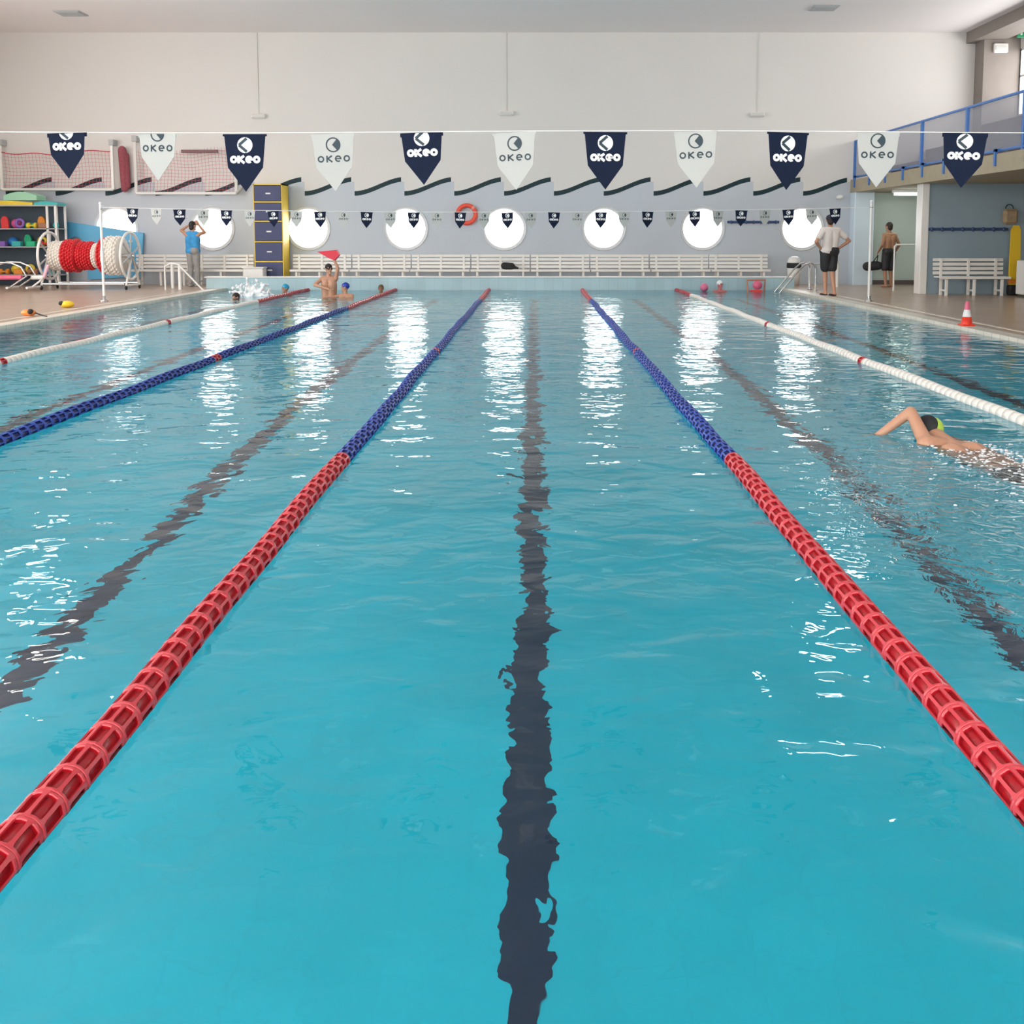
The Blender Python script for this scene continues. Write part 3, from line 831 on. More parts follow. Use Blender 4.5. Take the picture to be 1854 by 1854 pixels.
# ------------------------------------------------------------------ water polo goals on the wall
def goal(u0, u1, vb, vt, label, style):
    Y = 27.75
    a, b = P(u0, vb, Y), P(u1, vb, Y); zt = P(u0, vt, Y).z; zb = a.z
    t = thing('water_polo_goal', ((a.x + b.x) / 2, Y, zb), label, 'goal', 'water polo goals hung on the wall')
    m = MB(); m.tube([(a.x, Y, zb), (b.x, Y, zb)], .04, n=12); m.build('crossbar', M_WHITE, t)
    for x in (a.x, b.x):
        m = MB(); m.box((x - .04, Y - .03, zb), (x + .04, Y + .03, zt + .28), bev=.01); m.build('post', M_WHITE if style else M_WALL, t)
        m = MB(); m.box((x - .07, Y - .05, zt + .28), (x + .07, 27.985, zt + .45), bev=.01); m.build('bracket', M_GREY, t)
    m = MB()
    n = int((b.x - a.x) / .1); mz = int((zt - zb) / .1)
    def top(x): s = (x - a.x) / (b.x - a.x); return zt + .12 * abs(2 * s - .8) - .04 * math.sin(s * 14)
    for i in range(1, n):
        x = a.x + (b.x - a.x) * i / n
        m.tube([(x, Y, zb), (x + .02, Y + .06, (zb + zt) / 2), (x, Y, top(x))], .0035, n=4, caps=False)
    for j in range(1, mz + 1):
        m.tube([(a.x + (b.x - a.x) * i / 12, Y + .04, zb + (top(a.x + (b.x - a.x) * i / 12) - zb) * j / (mz + 1)) for i in range(13)], .0035, n=4, caps=False)
    m.build('net', M_NETR, t)
    m = MB()
    if style: m.tube([(a.x + (b.x - a.x) * i / 24, Y - .01, top(a.x + (b.x - a.x) * i / 24)) for i in range(25)], .016, n=6); m.build('net_cord', M_NETR, t)
    else: m.box((P(328, vt, Y).x, Y - .02, P(0, 274, Y).z - .045), (P(395, vt, Y).x, Y + .02, P(0, 274, Y).z + .045), bev=.008); m.build('top_bar', mat('dark_red_bar', (.16, .06, .07), .5), t)
    if style:
        prims = [('c', (b.x + .3, Y + .08, zb + .02), (b.x + .28, Y + .05, zt + .15), .1, .12), ('c', (b.x + .38, Y + .1, zb + .1), (b.x + .36, Y + .1, zt), .09, .09)]
        blob('net_bundle', prims, mat('net_bundle_red', (.30, .07, .09), .8, var=.5, vscale=25, bump=.02, bscale=25), t, voxel=.02)
    else:
        x = P(440, 335, Y).x
        mm = MB(); mm.tube([(b.x, Y, zb), (x, Y + .08, zb + .25), (x - .02, Y + .08, zb + .45)], .05, n=8); mm.build('corner_joint', M_GREY, t)
goal(4, 205, 343, 281, 'water polo goal with a red net hung on the wall at the far left', 1)
goal(247, 428, 350, 274, 'water polo goal with a dark red top bar hung left of the cabinet', 0)

# ------------------------------------------------------------------ left deck: shelf, slide, reel, aqua bike
YS = 26.9
xa, xb = XL + .25, P(103, 450, YS).x
ztop = P(50, 372, YS).z
t = thing('toy_rack', ((xa + xb) / 2, YS + .25, DZ), 'white shelf rack packed with coloured pool toys at the far left', 'rack')
for x in (xa, P(88, 450, YS).x, xb):
    for y in (YS, YS + .55):
        m = MB(); m.box((x - .03, y - .02, DZ), (x + .03, y + .02, ztop), bev=.005); m.build('post', M_WHITE, t)
shz = [P(50, v, YS).z for v in (498, 447, 414)] + [ztop]
for z in shz:
    m = MB(); m.box((xa, YS - .02, z - .02), (xb, YS + .6, z + .01)); m.build('shelf', M_GREY, t)
m = MB(); m.box((xa, YS + .58, DZ), (xb, YS + .6, ztop)); m.build('back_panel', mat('rack_back', (.06, .09, .12), .7), t)
cols = {'red': (.72, .05, .05), 'green': (.02, .45, .22), 'yellow': (.80, .60, .05), 'orange': (.78, .28, .03), 'blue': (.03, .22, .62), 'pink': (.75, .12, .35), 'teal': (.05, .45, .45), 'purple': (.25, .12, .45), 'brown': (.35, .16, .08), 'pale green': (.35, .65, .45)}
def toy(kind, x, y, z, s, cname, label):
    m = MB(); c = mat('foam_' + cname.replace(' ', '_'), cols[cname], .5)
    if kind == 'dumbbell':
        m.lathe([(0, -s), (s * .55, -s), (s * .6, -s * .9), (s * .6, -s * .5), (s * .2, -s * .4), (s * .2, s * .4), (s * .6, s * .5), (s * .6, s * .9), (s * .55, s), (0, s)], 16, M=Matrix.Translation((x, y, z + s * .6)) @ Matrix.Rotation(PI / 2, 4, 'Y')); nm = 'foam_dumbbell'
    elif kind == 'ring': m.torus((x, y, z + s), s * .72, s * .28, 'Y', 24, 10); nm = 'swim_ring'
    elif kind == 'board':
        m.prism([(-s * .6, 0), (s * .6, 0), (s * .6, s * 1.3), (s * .35, s * 1.9), (0, s * 2.05), (-s * .35, s * 1.9), (-s * .6, s * 1.3)], -.03, .03, M=Matrix.Translation((x, y, z)) @ Matrix.Rotation(.1, 4, 'X')); nm = 'kickboard'
    elif kind == 'ball': m.ell((x, y, z + s), (s, s, s)); nm = 'ball'
    else: m.box((x - s, y - s * .7, z), (x + s, y + s * .7, z + s * 1.2), bev=s * .12); nm = 'foam_block'
    setp(m.build(nm, c), label, nm.replace('_', ' '), 'pool toys on the left rack')
kinds = ['dumbbell', 'ring', 'board', 'ball', 'block']
layout = [  # shelf index, u, kind, size, colour
    (2, 12, 'board', .2, 'red'), (2, 24, 'ball', .17, 'pink'), (2, 38, 'ring', .2, 'purple'), (2, 50, 'block', .13, 'green'), (2, 60, 'dumbbell', .18, 'yellow'), (2, 71, 'board', .19, 'orange'), (2, 81, 'block', .11, 'brown'), (2, 96, 'ring', .17, 'teal'),
    (1, 4, 'block', .17, 'purple'), (1, 17, 'ball', .2, 'blue'), (1, 32, 'block', .13, 'teal'), (1, 45, 'board', .19, 'green'), (1, 58, 'block', .13, 'green'), (1, 70, 'ring', .2, 'yellow'), (1, 82, 'dumbbell', .17, 'red'), (1, 97, 'ball', .15, 'teal'),
    (0, 6, 'dumbbell', .2, 'orange'), (0, 20, 'ball', .15, 'yellow'), (0, 33, 'block', .15, 'orange'), (0, 46, 'ring', .2, 'yellow'), (0, 58, 'dumbbell', .16, 'brown'), (0, 72, 'block', .2, 'blue'), (0, 92, 'block', .14, 'teal')]
shn = {2: 'top', 1: 'middle', 0: 'bottom'}
seen = {}
k_ = 0
for sh, u, kd, s, cn in layout:
    x = max(P(u, 450, YS + .2).x, XL + .4)
    nm = {'dumbbell': 'foam dumbbell', 'ring': 'swim ring', 'board': 'kickboard', 'ball': 'ball', 'block': 'foam block'}[kd]
    lab = '%s %s on the %s shelf of the toy rack' % (cn, nm, shn[sh])
    if lab in seen: lab = '%s %s on the %s shelf of the toy rack, towards its right' % (cn, nm, shn[sh])
    seen[lab] = 1
    s = {'dumbbell': .135, 'ring': .145, 'board': .17, 'ball': .135, 'block': .125}[kd] * (.62 if u > 88 else 1)
    toy(kd, x, YS + .2 + .22 * (k_ % 2), shz[sh] + .011, s, cn, lab); k_ += 1
# mats lying on top of the rack
p0, p1 = P(0, 370, YS).x, P(100, 370, YS).x
def mat_pile(x0, x1, z, h, y, cn, label):
    m = MB()
    n = 14; top = []; 
    for i in range(n + 1):
        s = i / n; top.append((x0 + (x1 - x0) * s, z + h * (.55 + .45 * math.sin(PI * s)) ))
    m.prism([(x0, z)] + top + [(x1, z)], y, y + .5)
    setp(m.build('foam_mat', mat('foam_' + cn.replace(' ', '_'), cols[cn], .6)), label, 'foam mat', 'foam mats on top of the rack')
mat_pile(XL + .3, P(58, 370, YS).x, ztop + .011, .13, YS + .02, 'yellow', 'yellow foam mat lying on top of the toy rack')
mat_pile(P(60, 370, YS).x, P(103, 370, YS).x, ztop + .011, .11, YS + .02, 'teal', 'teal foam mat folded on top of the rack at its right')
mat_pile(P(6, 370, YS).x, P(66, 370, YS).x, ztop + .145, .24, YS + .02, 'pale green', 'pale green foam mat heaped topmost on the toy rack')

# blue cut-out play panel standing against the wall
Y = 27.9
pts2 = [P(u, v, Y) for u, v in ((106, 402), (125, 402), (260, 422), (257, 500), (160, 506), (160, 452), (155, 440), (146, 431), (137, 428), (127, 432), (121, 444), (119, 506), (106, 506))]
poly = [(p.x, max(p.z, DZ)) for p in pts2]
m = MB(); m.prism(poly, Y - .04, Y + .04)
t = thing('play_panel', ((poly[0][0] + poly[2][0]) / 2, Y, DZ), 'blue play panel with an arched opening leaning by the round window', 'panel')
m.build('panel', M_CYAN, t)
for u in (198, 222, 236):
    p = P(u, 430 if u < 230 else 437, Y - .05); m = MB(); m.ell((p.x, Y - .045, p.z), (.06, .012, .035)); m.build('hand_hole', M_PRW, t)

# lane rope reel
YR = 25.3
xl, xr = P(90, 463, YR).x, P(236, 463, YR).x
zc = P(160, 463, YR).z
t = thing('lane_rope_reel', ((xl + xr) / 2, YR, DZ), 'wheeled storage reel wound with red and white lane ropes', 'reel')
R = .62
for x in (xl, xr):
    m = MB(); m.torus((x, YR, zc), R, .035, 'X', 48, 10)
    w_ = m.build('wheel', M_WHITE, t)
    m = MB()
    for k in range(3):
        a = PI / 3 * k + .4
        m.tube([(x, YR - math.cos(a) * R, zc - math.sin(a) * R), (x, YR + math.cos(a) * R, zc + math.sin(a) * R)], .024, n=8)
    m.lathe([(0, -.05), (.1, -.05), (.1, .05), (0, .05)], 20, M=Matrix.Translation((x, YR, zc)) @ Matrix.Rotation(PI / 2, 4, 'Y'))
    m.build('spokes', M_GREY, w_)
m = MB(); m.tube([(xl - .1, YR, zc), (xr + .1, YR, zc)], .05, n=12); m.build('axle', M_STEEL, t)
def winding(u0, u1, r0, mm, name, step=.062, lab=None):
    x0_, x1_ = P(u0, 463, YR).x, P(u1, 463, YR).x
    n = max(1, int((x1_ - x0_) / step)); m = MB()
    for i in range(n):
        x = x0_ + (x1_ - x0_) * (i + .5) / n
        rr = r0 + .012 * math.sin(i * 2.1)
        nb = 26
        for k in range(nb):
            a = 2 * PI * (k + .5 * (i % 2)) / nb
            m.ell((x, YR + rr * math.cos(a), zc + rr * math.sin(a)), (.03, .04, .04), n=8, k=6)
        m.lathe([(.05, -.028), (rr, -.028), (rr, .028), (.05, .028)], 26, M=Matrix.Translation((x, YR, zc)) @ Matrix.Rotation(PI / 2, 4, 'Y'))
    o = m.build(name, mm, t)
    if lab: o['label'] = lab
M_WRED = mat('wound_red', (.62, .02, .03), .35, var=.3, vscale=18)
winding(96, 120, .355, M_WHF, 'rope_coil', lab='white wound rope')
winding(120, 144, .40, M_WRED, 'rope_coil', lab='red wound rope')
winding(146, 172, .345, M_WRED, 'rope_coil', lab='red wound rope')
winding(172, 186, .30, M_WHF, 'rope_coil', lab='white wound rope')
winding(186, 196, .45, M_WRED, 'rope_coil', lab='red wound rope')
winding(196, 222, .49, M_WHF, 'rope_coil', lab='white wound rope')
for x in (xl - .04, xr + .04):
    m = MB()
    m.tube([(x, YR - .42, DZ + .12), (x, YR, zc), (x, YR + .42, DZ + .12)], .03, n=8); m.tube([(x, YR - .42, DZ + .12), (x, YR + .42, DZ + .12)], .03, n=8); m.build('stand', M_WHITE, t)
    for y in (YR - .42, YR + .42):
        m = MB(); m.torus((x, y, DZ + .06), .04, .02, 'X', 16, 8); m.lathe([(0, -.015), (.04, -.015), (.04, .015), (0, .015)], 12, M=Matrix.Translation((x, y, DZ + .06)) @ Matrix.Rotation(PI / 2, 4, 'Y')); m.build('castor', M_BLACK, t)
m = MB(); m.tube([(xl, YR - .42, DZ + .16), (xr, YR - .42, DZ + .16)], .035, n=10); m.build('cross_tube', M_STEEL, t)
m = MB(); m.tube([(xl, YR + .42, DZ + .16), (xr, YR + .42, DZ + .16)], .035, n=10); m.build('cross_tube', M_STEEL, t)

# aqua bike
YQ = 24.2
def q(u, v, dy=0): p = P(u, v, YQ); return (p.x, YQ + dy, max(p.z, DZ + .03))
t = thing('aqua_bike', q(20, 520), 'low aqua exercise frame of steel tubes with pink pads at the left edge', 'exercise frame')
for dy in (0, .45):
    m = MB(); m.tube([q(-30, 484, dy), q(-5, 475, dy), q(20, 476, dy), q(38, 484, dy), q(48, 500, dy), q(30, 512, dy), q(16, 522, dy)], .025, n=8); m.build('side_frame', M_STEEL, t)
for u in (16, 52):
    m = MB(); m.tube([q(u, 521, -.1), q(u, 521, .55)], .03, n=8); m.build('foot_bar', M_WHITE, t)
m = MB(); m.tube([q(70, 505, .2), q(62, 512, .2), q(50, 521, .2)], .025, n=8); m.build('front_stay', M_WHITE, t)
m = MB(); m.tube([q(-30, 503, .2), q(32, 503, .2)], .06, n=12); m.build('pad', M_PINK, t)
m = MB(); m.tube([q(50, 503, .2), q(72, 503, .2)], .055, n=12); m.build('grip', M_WHITE, t)
m = MB(); m.tube([q(72, 503, .2), q(80, 480, .2)], .04, n=12); m.build('handle', mat('pale_pink', (.8, .5, .6), .4), t)

# things lying on the left deck
p = G(52, 572, DZ)
t = thing('rescue_float', (p.x, p.y, DZ), 'orange float with a black strap lying on the left deck edge', 'float')
m = MB(); m.ell((p.x, p.y, DZ + .06), (.13, .1, .06)); m.build('body', M_ORANGE, t)
m = MB(); m.tube([(p.x + .1, p.y, DZ + .06), (p.x + .25, p.y - .05, DZ + .02), (p.x + .45, p.y - .25, DZ + .012)], .012, n=6); m.build('strap', M_BLACK, t)
m = MB(); m.ell((p.x + .06, p.y - .05, DZ + .08), (.05, .06, .05)); m.build('cuff', M_BLACK, t)
p = G(119, 557, DZ)
t = thing('foam_float', (p.x, p.y, DZ), 'yellow and black foam float lying on the left deck', 'float')
m = MB(); m.ell((p.x + .03, p.y, DZ + .07), (.14, .1, .07)); m.build('body', M_YEL, t)
m = MB(); m.ell((p.x - .06, p.y - .05, DZ + .09), (.05, .06, .045)); m.build('knob', M_BLACK, t)

# ------------------------------------------------------------------ right deck
pc = G(1722, 590, DZ); pc.x = max(pc.x, PX1 + .16)
t = thing('traffic_cone', (pc.x, pc.y, DZ + .006), 'small red and white cone on the right pool edge', 'cone')
zb = DZ + .006; MT = Matrix.Translation((pc.x, pc.y, zb))
m = MB(); m.box((pc.x - .1, pc.y - .1, zb), (pc.x + .1, pc.y + .1, zb + .025), bev=.008); m.build('base', M_CONE, t)
m = MB(); m.lathe([(.085, .02), (.067, .14), (.067, .14)], 24, M=MT); m.build('lower_body', M_CONE, t)
m = MB(); m.lathe([(.067, .14), (.045, .25)], 24, M=MT); m.build('white_band', M_PRW, t)
m = MB(); m.lathe([(.045, .25), (.04, .28), (.03, .36), (.02, .385), (0, .39)], 24, M=MT); m.build('tip', M_PINK, t)

# bin
YI = 27.3; p = P(1437, 505, YI)
t = thing('litter_bin', (p.x, YI, DZ), 'white round bin with a black band beside the last bench', 'bin'); MT = Matrix.Translation((p.x, YI, DZ))
m = MB(); m.lathe([(0, 0), (.15, 0), (.18, .35), (.19, .52), (0, .52)], 28, M=MT); m.build('body', M_BENCH, t)
m = MB(); m.lathe([(.19, .50), (.205, .52), (.205, .63), (.19, .65)], 28, M=MT); m.build('band', M_BLACK, t)
m = MB(); m.lathe([(.19, .64), (.185, .72), (.14, .80), (.08, .83), (0, .84)], 28, M=MT); m.build('lid', M_WHITE, t)

# handrails
def pool_ladder(x, y, sgn, label):
    t = thing('pool_ladder', (x, y, DZ), label, 'ladder', 'steel pool ladders')
    for dy in (0, .5):
        m = MB()
        pts = [(x + sgn * .62, y + dy, DZ), (x + sgn * .62, y + dy, .62), (x + sgn * .58, y + dy, .72), (x + sgn * .48, y + dy, .77), (x + sgn * .35, y + dy, .74), (x + sgn * .2, y + dy, .6), (x - sgn * .35, y + dy, -.05), (x - sgn * .42, y + dy, -.5)]
        m.tube(pts, .022, n=10); m.build('handrail', M_STEEL, t)
        m = MB(); m.lathe([(0, 0), (.06, 0), (.05, .03), (0, .03)], 16, M=Matrix.Translation((x + sgn * .62, y + dy, DZ))); m.build('flange', M_STEEL, t)
    for z in (-.3,):
        m = MB(); m.box((x - sgn * .42 - .04, y, z - .01), (x - sgn * .42 + .04, y + .5, z + .01)); m.build('step', M_STEEL, t)
pool_ladder(6.65, 24.6, 1, 'steel pool ladder rails at the right far corner')
# low white rail with posts on each deck
def low_rail(x0, y0, x1, y1, h, label):
    t = thing('low_handrail', ((x0 + x1) / 2, (y0 + y1) / 2, DZ), label, 'handrail', 'low handrails by the pool corners')
    m = MB(); m.tube([(x0, y0, h), (x1, y1, h)], .025, n=10); m.build('rail', M_WHITE, t)
    for x, y in ((x0, y0), (x1, y1)):
        m = MB(); m.tube([(x, y, DZ), (x, y, h)], .045, n=12); m.build('post', M_WHITE, t)
a = P(1480, 470, 25.9)
low_rail(7.3, 25.2, 8.4, 26.4, .72, 'low white handrail behind the man in the white shirt')
low_rail(-9.9, 25.9, -9.4, 25.1, .72, 'low white handrail at the left far corner by the reel')
t = thing('low_handrail', (-9.2, 25.3, DZ), 'sloping white handrail beside the person in the blue top', 'handrail', 'low handrails by the pool corners')
m = MB(); m.tube([(-9.75, 25.0, DZ), (-9.75, 25.0, .66), (-9.6, 25.0, .75), (-9.4, 25.0, .72), (-8.7, 25.0, -.02)], .022, n=10); m.build('rail', M_WHITE, t)
# passage barrier
a = P(1620, 443, 24.6); b = P(1658, 443, 24.6)
t = thing('barrier_rail', (a.x, 24.6, DZ), 'white barrier rail in the passage beside the bare-chested man', 'rail')
m = MB(); m.tube([(a.x, 24.6, DZ), (a.x, 24.6, a.z - .04), (a.x + .04, 24.6, a.z), (b.x + .2, 24.6, a.z)], .022, n=10); m.build('rail', M_WHITE, t)
# yellow boards at right edge
YY = 22.7; p = P(1840, 455, YY); zb_ = P(1840, 505, YY).z
t = thing('spine_board', (p.x, YY, DZ), 'yellow rescue board standing against the grey-blue wall at the right edge', 'rescue board')
m = MB(); h = P(1840, 408, YY).z - .3
m.prism([(p.x - .12, .3), (p.x + .1, .3), (p.x + .13, .6), (p.x + .12, h + .2), (p.x + .08, h + .3), (p.x - .04, h + .3), (p.x - .1, h + .2), (p.x - .13, .6)], 0, .05, M=Matrix.Translation((0, YY, 0)) @ Matrix.Rotation(-.04, 4, 'X')); m.build('board', M_YEL, t)
m = MB(); m.box((p.x - .13, YY - .02, DZ), (p.x + .12, YY + .16, .3), bev=.03); m.build('foot_block', M_BLACK, t)
m = MB(); m.box((p.x - .14, YY - .03, .34), (p.x + .14, YY + .1, .42), bev=.01); m.build('strap', M_ORANGE, t)
p2 = P(1841, 391, YY)
t = thing('canvas_bag', (p2.x, 23.1, p2.z), 'tan canvas bag hanging above the yellow rescue board', 'bag')
m = MB(); m.box((p2.x - .13, 23.03, p2.z - .2), (p2.x + .22, 23.197, p2.z + .18), bev=.06); m.build('body', mat('tan_canvas', (.34, .25, .15), .8, var=.4, vscale=12), t)
m = MB(); m.torus((p2.x + .04, 23.15, p2.z + .2), .09, .012, 'Y', 16, 6); m.build('handle', M_BLACK, t)
p3 = P(1856, 515, 21.9)
t = thing('first_aid_cabinet', (p3.x + .25, 21.9, DZ), 'white cabinet cut off by the right edge of the photo', 'cabinet')
m = MB(); m.box((p3.x - .07, 21.7, DZ + .06), (p3.x + .55, 22.2, P(1850, 472, 21.7).z), bev=.02); m.build('body', M_WHITE, t)
m = MB(); m.box((p3.x - .03, 21.685, DZ + .1), (p3.x + .5, 21.7, P(1850, 472, 21.7).z - .05), bev=.005); m.build('door', M_WHITE, t)
for dx in (-.03, .48):
    m = MB(); m.box((p3.x + dx - .02, 21.74, DZ), (p3.x + dx + .03, 21.8, DZ + .06)); m.build('foot', M_BLACK, t)

# ------------------------------------------------------------------ people
def V(*a): return Vector(a)
def hand(prims, wr, d, side, s=1.0, curl=.25):
    """palm and five fingers from the wrist along d; side = direction of the thumb"""
    d = d.normalized(); side = (side - d * side.dot(d)).normalized(); nrm = d.cross(side)
    pe = wr + d * .085 * s
    prims.append(('c', wr, wr + d * .03 * s, .026 * s, .03 * s))
    for k, L in enumerate((.072, .08, .075, .06)):
        o = side * (.03 - .02 * k) * s
        prims.append(('c', wr + d * .02 * s + o * .6, pe + o, .015 * s, .0125 * s))
        mid = pe + o * 1.15 + d * L * .55 * s + nrm * curl * .02 * s
        prims.append(('c', pe + o, mid, .0105 * s, .0095 * s)); prims.append(('c', mid, mid + (d + nrm * curl * 1.4).normalized() * L * .45 * s, .0095 * s, .008 * s))
    th = wr + d * .03 * s + side * .03 * s
    tm = th + (d * .6 + side * .7).normalized() * .035 * s
    prims.append(('c', wr + d * .015 * s + side * .015 * s, th, .017 * s, .015 * s)); prims.append(('c', th, tm, .014 * s, .012 * s)); prims.append(('c', tm, tm + (d * .9 + side * .3).normalized() * .028 * s, .012 * s, .009 * s))
def head_prims(c, face, up, s=1.0):
    face = face.normalized(); up = (up - face * up.dot(face)).normalized(); rt = face.cross(up)
    M = Matrix((rt, face, up)).transposed().to_4x4()
    pr = [('e', c + up * .02 * s, (.075 * s, .095 * s, .1 * s), M), ('e', c + face * .02 * s - up * .035 * s, (.058 * s, .07 * s, .085 * s), M),
          ('c', c + face * .085 * s + up * .01 * s, c + face * .108 * s - up * .025 * s, .009 * s, .014 * s),
          ('e', c + face * .075 * s - up * .06 * s, (.026 * s, .018 * s, .012 * s), M), ('c', c + face * .075 * s - up * .1 * s, c + face * .07 * s - up * .095 * s, .025 * s, .022 * s),
          ('c', c + face * .078 * s + up * .03 * s - rt * .04 * s, c + face * .078 * s + up * .03 * s + rt * .04 * s, .014 * s, .014 * s)]
    for sg in (-1, 1): pr.append(('e', c + rt * sg * .076 * s - up * .005 * s, (.012 * s, .022 * s, .032 * s), M))
    return pr, rt, face, up, M
def eyes(parent, c, rt, face, up, s=1.0):
    for sg in (-1, 1):
        m = MB(); m.ell(c + face * .082 * s + up * .012 * s + rt * sg * .031 * s, (.013 * s, .013 * s, .009 * s), 0, n=10, k=8); m.build('eye', mat('eye_dark', (.03, .02, .02), .2), parent)
def torso(prims, pel, ch, shl, shr, s=1.0, fat=0.0):
    rt = (shr - shl).normalized()
    for sg in (-1, 1):
        prims.append(('c', pel + rt * sg * .065 * s, ch + rt * sg * .075 * s, (.105 + fat) * s, (.112 + fat) * s))
    prims.append(('c', pel - rt * .075 * s, pel + rt * .075 * s, (.112 + fat) * s, (.112 + fat) * s))
    prims.append(('c', shl * .8 + shr * .2, shr * .8 + shl * .2, (.068 + fat) * s, (.068 + fat) * s))
    prims.append(('c', shl, ch * .6 + shl * .4, (.058 + fat) * s, (.1 + fat) * s)); prims.append(('c', shr, ch * .6 + shr * .4, (.058 + fat) * s, (.1 + fat) * s))
def limb(prims, a, b, c, r, s=1.0, f=0.0):
    prims.append(('c', a, b, (r[0] + f) * s, (r[1] + f) * s)); 
    if c is not None: prims.append(('c', b, c, (r[1] + f) * s, (r[2] + f) * s))
ARM = (.05, .041, .028); LEG = (.088, .058, .037)
def mid(a, b, t): return a * (1 - t) + b * t

def standing(name_label, base, s, arms, face, skin, heading, feet=((-.09, 0), (.09, 0)), lean=V(0, 0, 0)):
    """figure standing at base; heading = facing angle about z (0 faces +Y); local axes: x right, y forward"""
    R = Matrix.Rotation(heading, 3, 'Z')
    W = lambda p: base + R @ (V(*p) * s if not isinstance(p, Vector) else p * s)
    J = dict(pel=W((0, 0, .96)) + lean * .3, ch=W((0, .0, 1.27)) + lean * .8, neck=W((0, .0, 1.47)) + lean, head=W((0, .025, 1.62)) + lean,
             sl=W((-.175, 0, 1.40)) + lean, sr=W((.175, 0, 1.40)) + lean, hl=W((-.085, 0, .9)), hr=W((.085, 0, .9)),
             kl=W((feet[0][0] * .95, .03 + feet[0][1] * .6, .49)), kr=W((feet[1][0] * .95, .03 + feet[1][1] * .6, .49)),
             al=W((feet[0][0], feet[0][1] - .03, .085)), ar=W((feet[1][0], feet[1][1] - .03, .085)))
    for k in ('el', 'wl', 'er', 'wr'): J[k] = W(arms[k]) + lean
    pr = []
    torso(pr, J['pel'], J['ch'], J['sl'], J['sr'], s)
    pr.append(('c', J['ch'] + V(0, 0, .1 * s), J['head'], .056 * s, .05 * s))
    hp, rt, fc, up, M = head_prims(J['head'], R @ face, V(0, 0, 1), s); pr += hp
    limb(pr, J['sl'], J['el'], J['wl'], ARM, s); limb(pr, J['sr'], J['er'], J['wr'], ARM, s)
    limb(pr, J['hl'], J['kl'], J['al'], LEG, s); limb(pr, J['hr'], J['kr'], J['ar'], LEG, s)
    for a, k in ((J['al'], 'l'), (J['ar'], 'r')):
        f = V(0, 1, 0); fw = R @ f
        pr.append(('c', a - V(0, 0, .035 * s) - fw * .03 * s, V(a.x, a.y, base.z + .032 * s) + fw * .15 * s, .036 * s, .03 * s))
        for q_ in range(5): pr.append(('c', V(a.x, a.y, base.z + .02 * s) + fw * .15 * s + rt * (.03 - .015 * q_) * s, V(a.x, a.y, base.z + .018 * s) + fw * (.195 - .006 * abs(q_ - 1)) * s + rt * (.03 - .015 * q_) * s, .012 * s, .01 * s))
    hand(pr, J['wl'], J['wl'] - J['el'] + (R @ V(*arms.get('dl', (0, 0, 0)))), R @ V(*arms.get('tl', (0, 1, 0))), s)
    hand(pr, J['wr'], J['wr'] - J['er'] + (R @ V(*arms.get('dr', (0, 0, 0)))), R @ V(*arms.get('tr', (0, 1, 0))), s)
    root = thing('person', base, name_label, 'person')
    blob('body', pr, skin, root, voxel=.0085)
    eyes(root, J['head'], rt, fc, up, s)
    J.update(R=R, rt=rt, fc=fc, up=up, M=M, s=s, root=root, base=base)
    return J
def hair_cap(J, name, m, drop=.0, sc=1.0):
    c = J['head']; s = J['s']
    blob(name, [('e', c + J['up'] * .032 * s - J['fc'] * .012 * s, (.083 * s * sc, .098 * s * sc, .098 * s * sc), J['M']), ('e', c - J['fc'] * .04 * s - J['up'] * (.01 + drop) * s, (.07 * s, .06 * s, .075 * s), J['M'])], m, J['root'], voxel=.009)

# person in the blue top, arms raised to the head (holding a camera) at the left far corner
b = P(351, 519, 26.6); b = V(P(351, 500, 26.65).x, 26.65, DZ)
J = standing('person in a blue sleeveless top and grey trousers with both arms raised', b, 1.05,
             dict(el=(-.34, .10, 1.50), wl=(-.12, .20, 1.66), er=(.27, .16, 1.44), wr=(.10, .22, 1.64), tl=(1, 0, .3), tr=(-1, 0, .3)), V(.5, .8, 0), M_SKIN, 0.0)
s = J['s']; pr = []
torso(pr, J['pel'], J['ch'], J['sl'] * .85 + J['sr'] * .15, J['sr'] * .85 + J['sl'] * .15, s, .012)
blob('tank_top', pr, mat('blue_top', (.04, .30, .62), .7, var=.35, vscale=10), J['root'], voxel=.012)
pr = [('c', J['pel'] - J['rt'] * .08, J['pel'] + J['rt'] * .08, .118 * s, .118 * s)]
limb(pr, J['hl'], J['kl'], J['al'] + V(0, 0, .02), (.1, .075, .06), s); limb(pr, J['hr'], J['kr'], J['ar'] + V(0, 0, .02), (.1, .075, .06), s)
blob('trousers', pr, mat('grey_trousers', (.33, .32, .31), .8, var=.2, vscale=12), J['root'], voxel=.012)
hair_cap(J, 'hair', M_HAIR, .04)
m = MB(); cpos = (J['wl'] + J['wr']) / 2 + J['fc'] * .1; 
for a in (J['al'], J['ar']):
    m.ell(V(a.x, a.y + .05, DZ + .04), (.055, .14, .05))
m.build('shoes', M_GREY, J['root'])

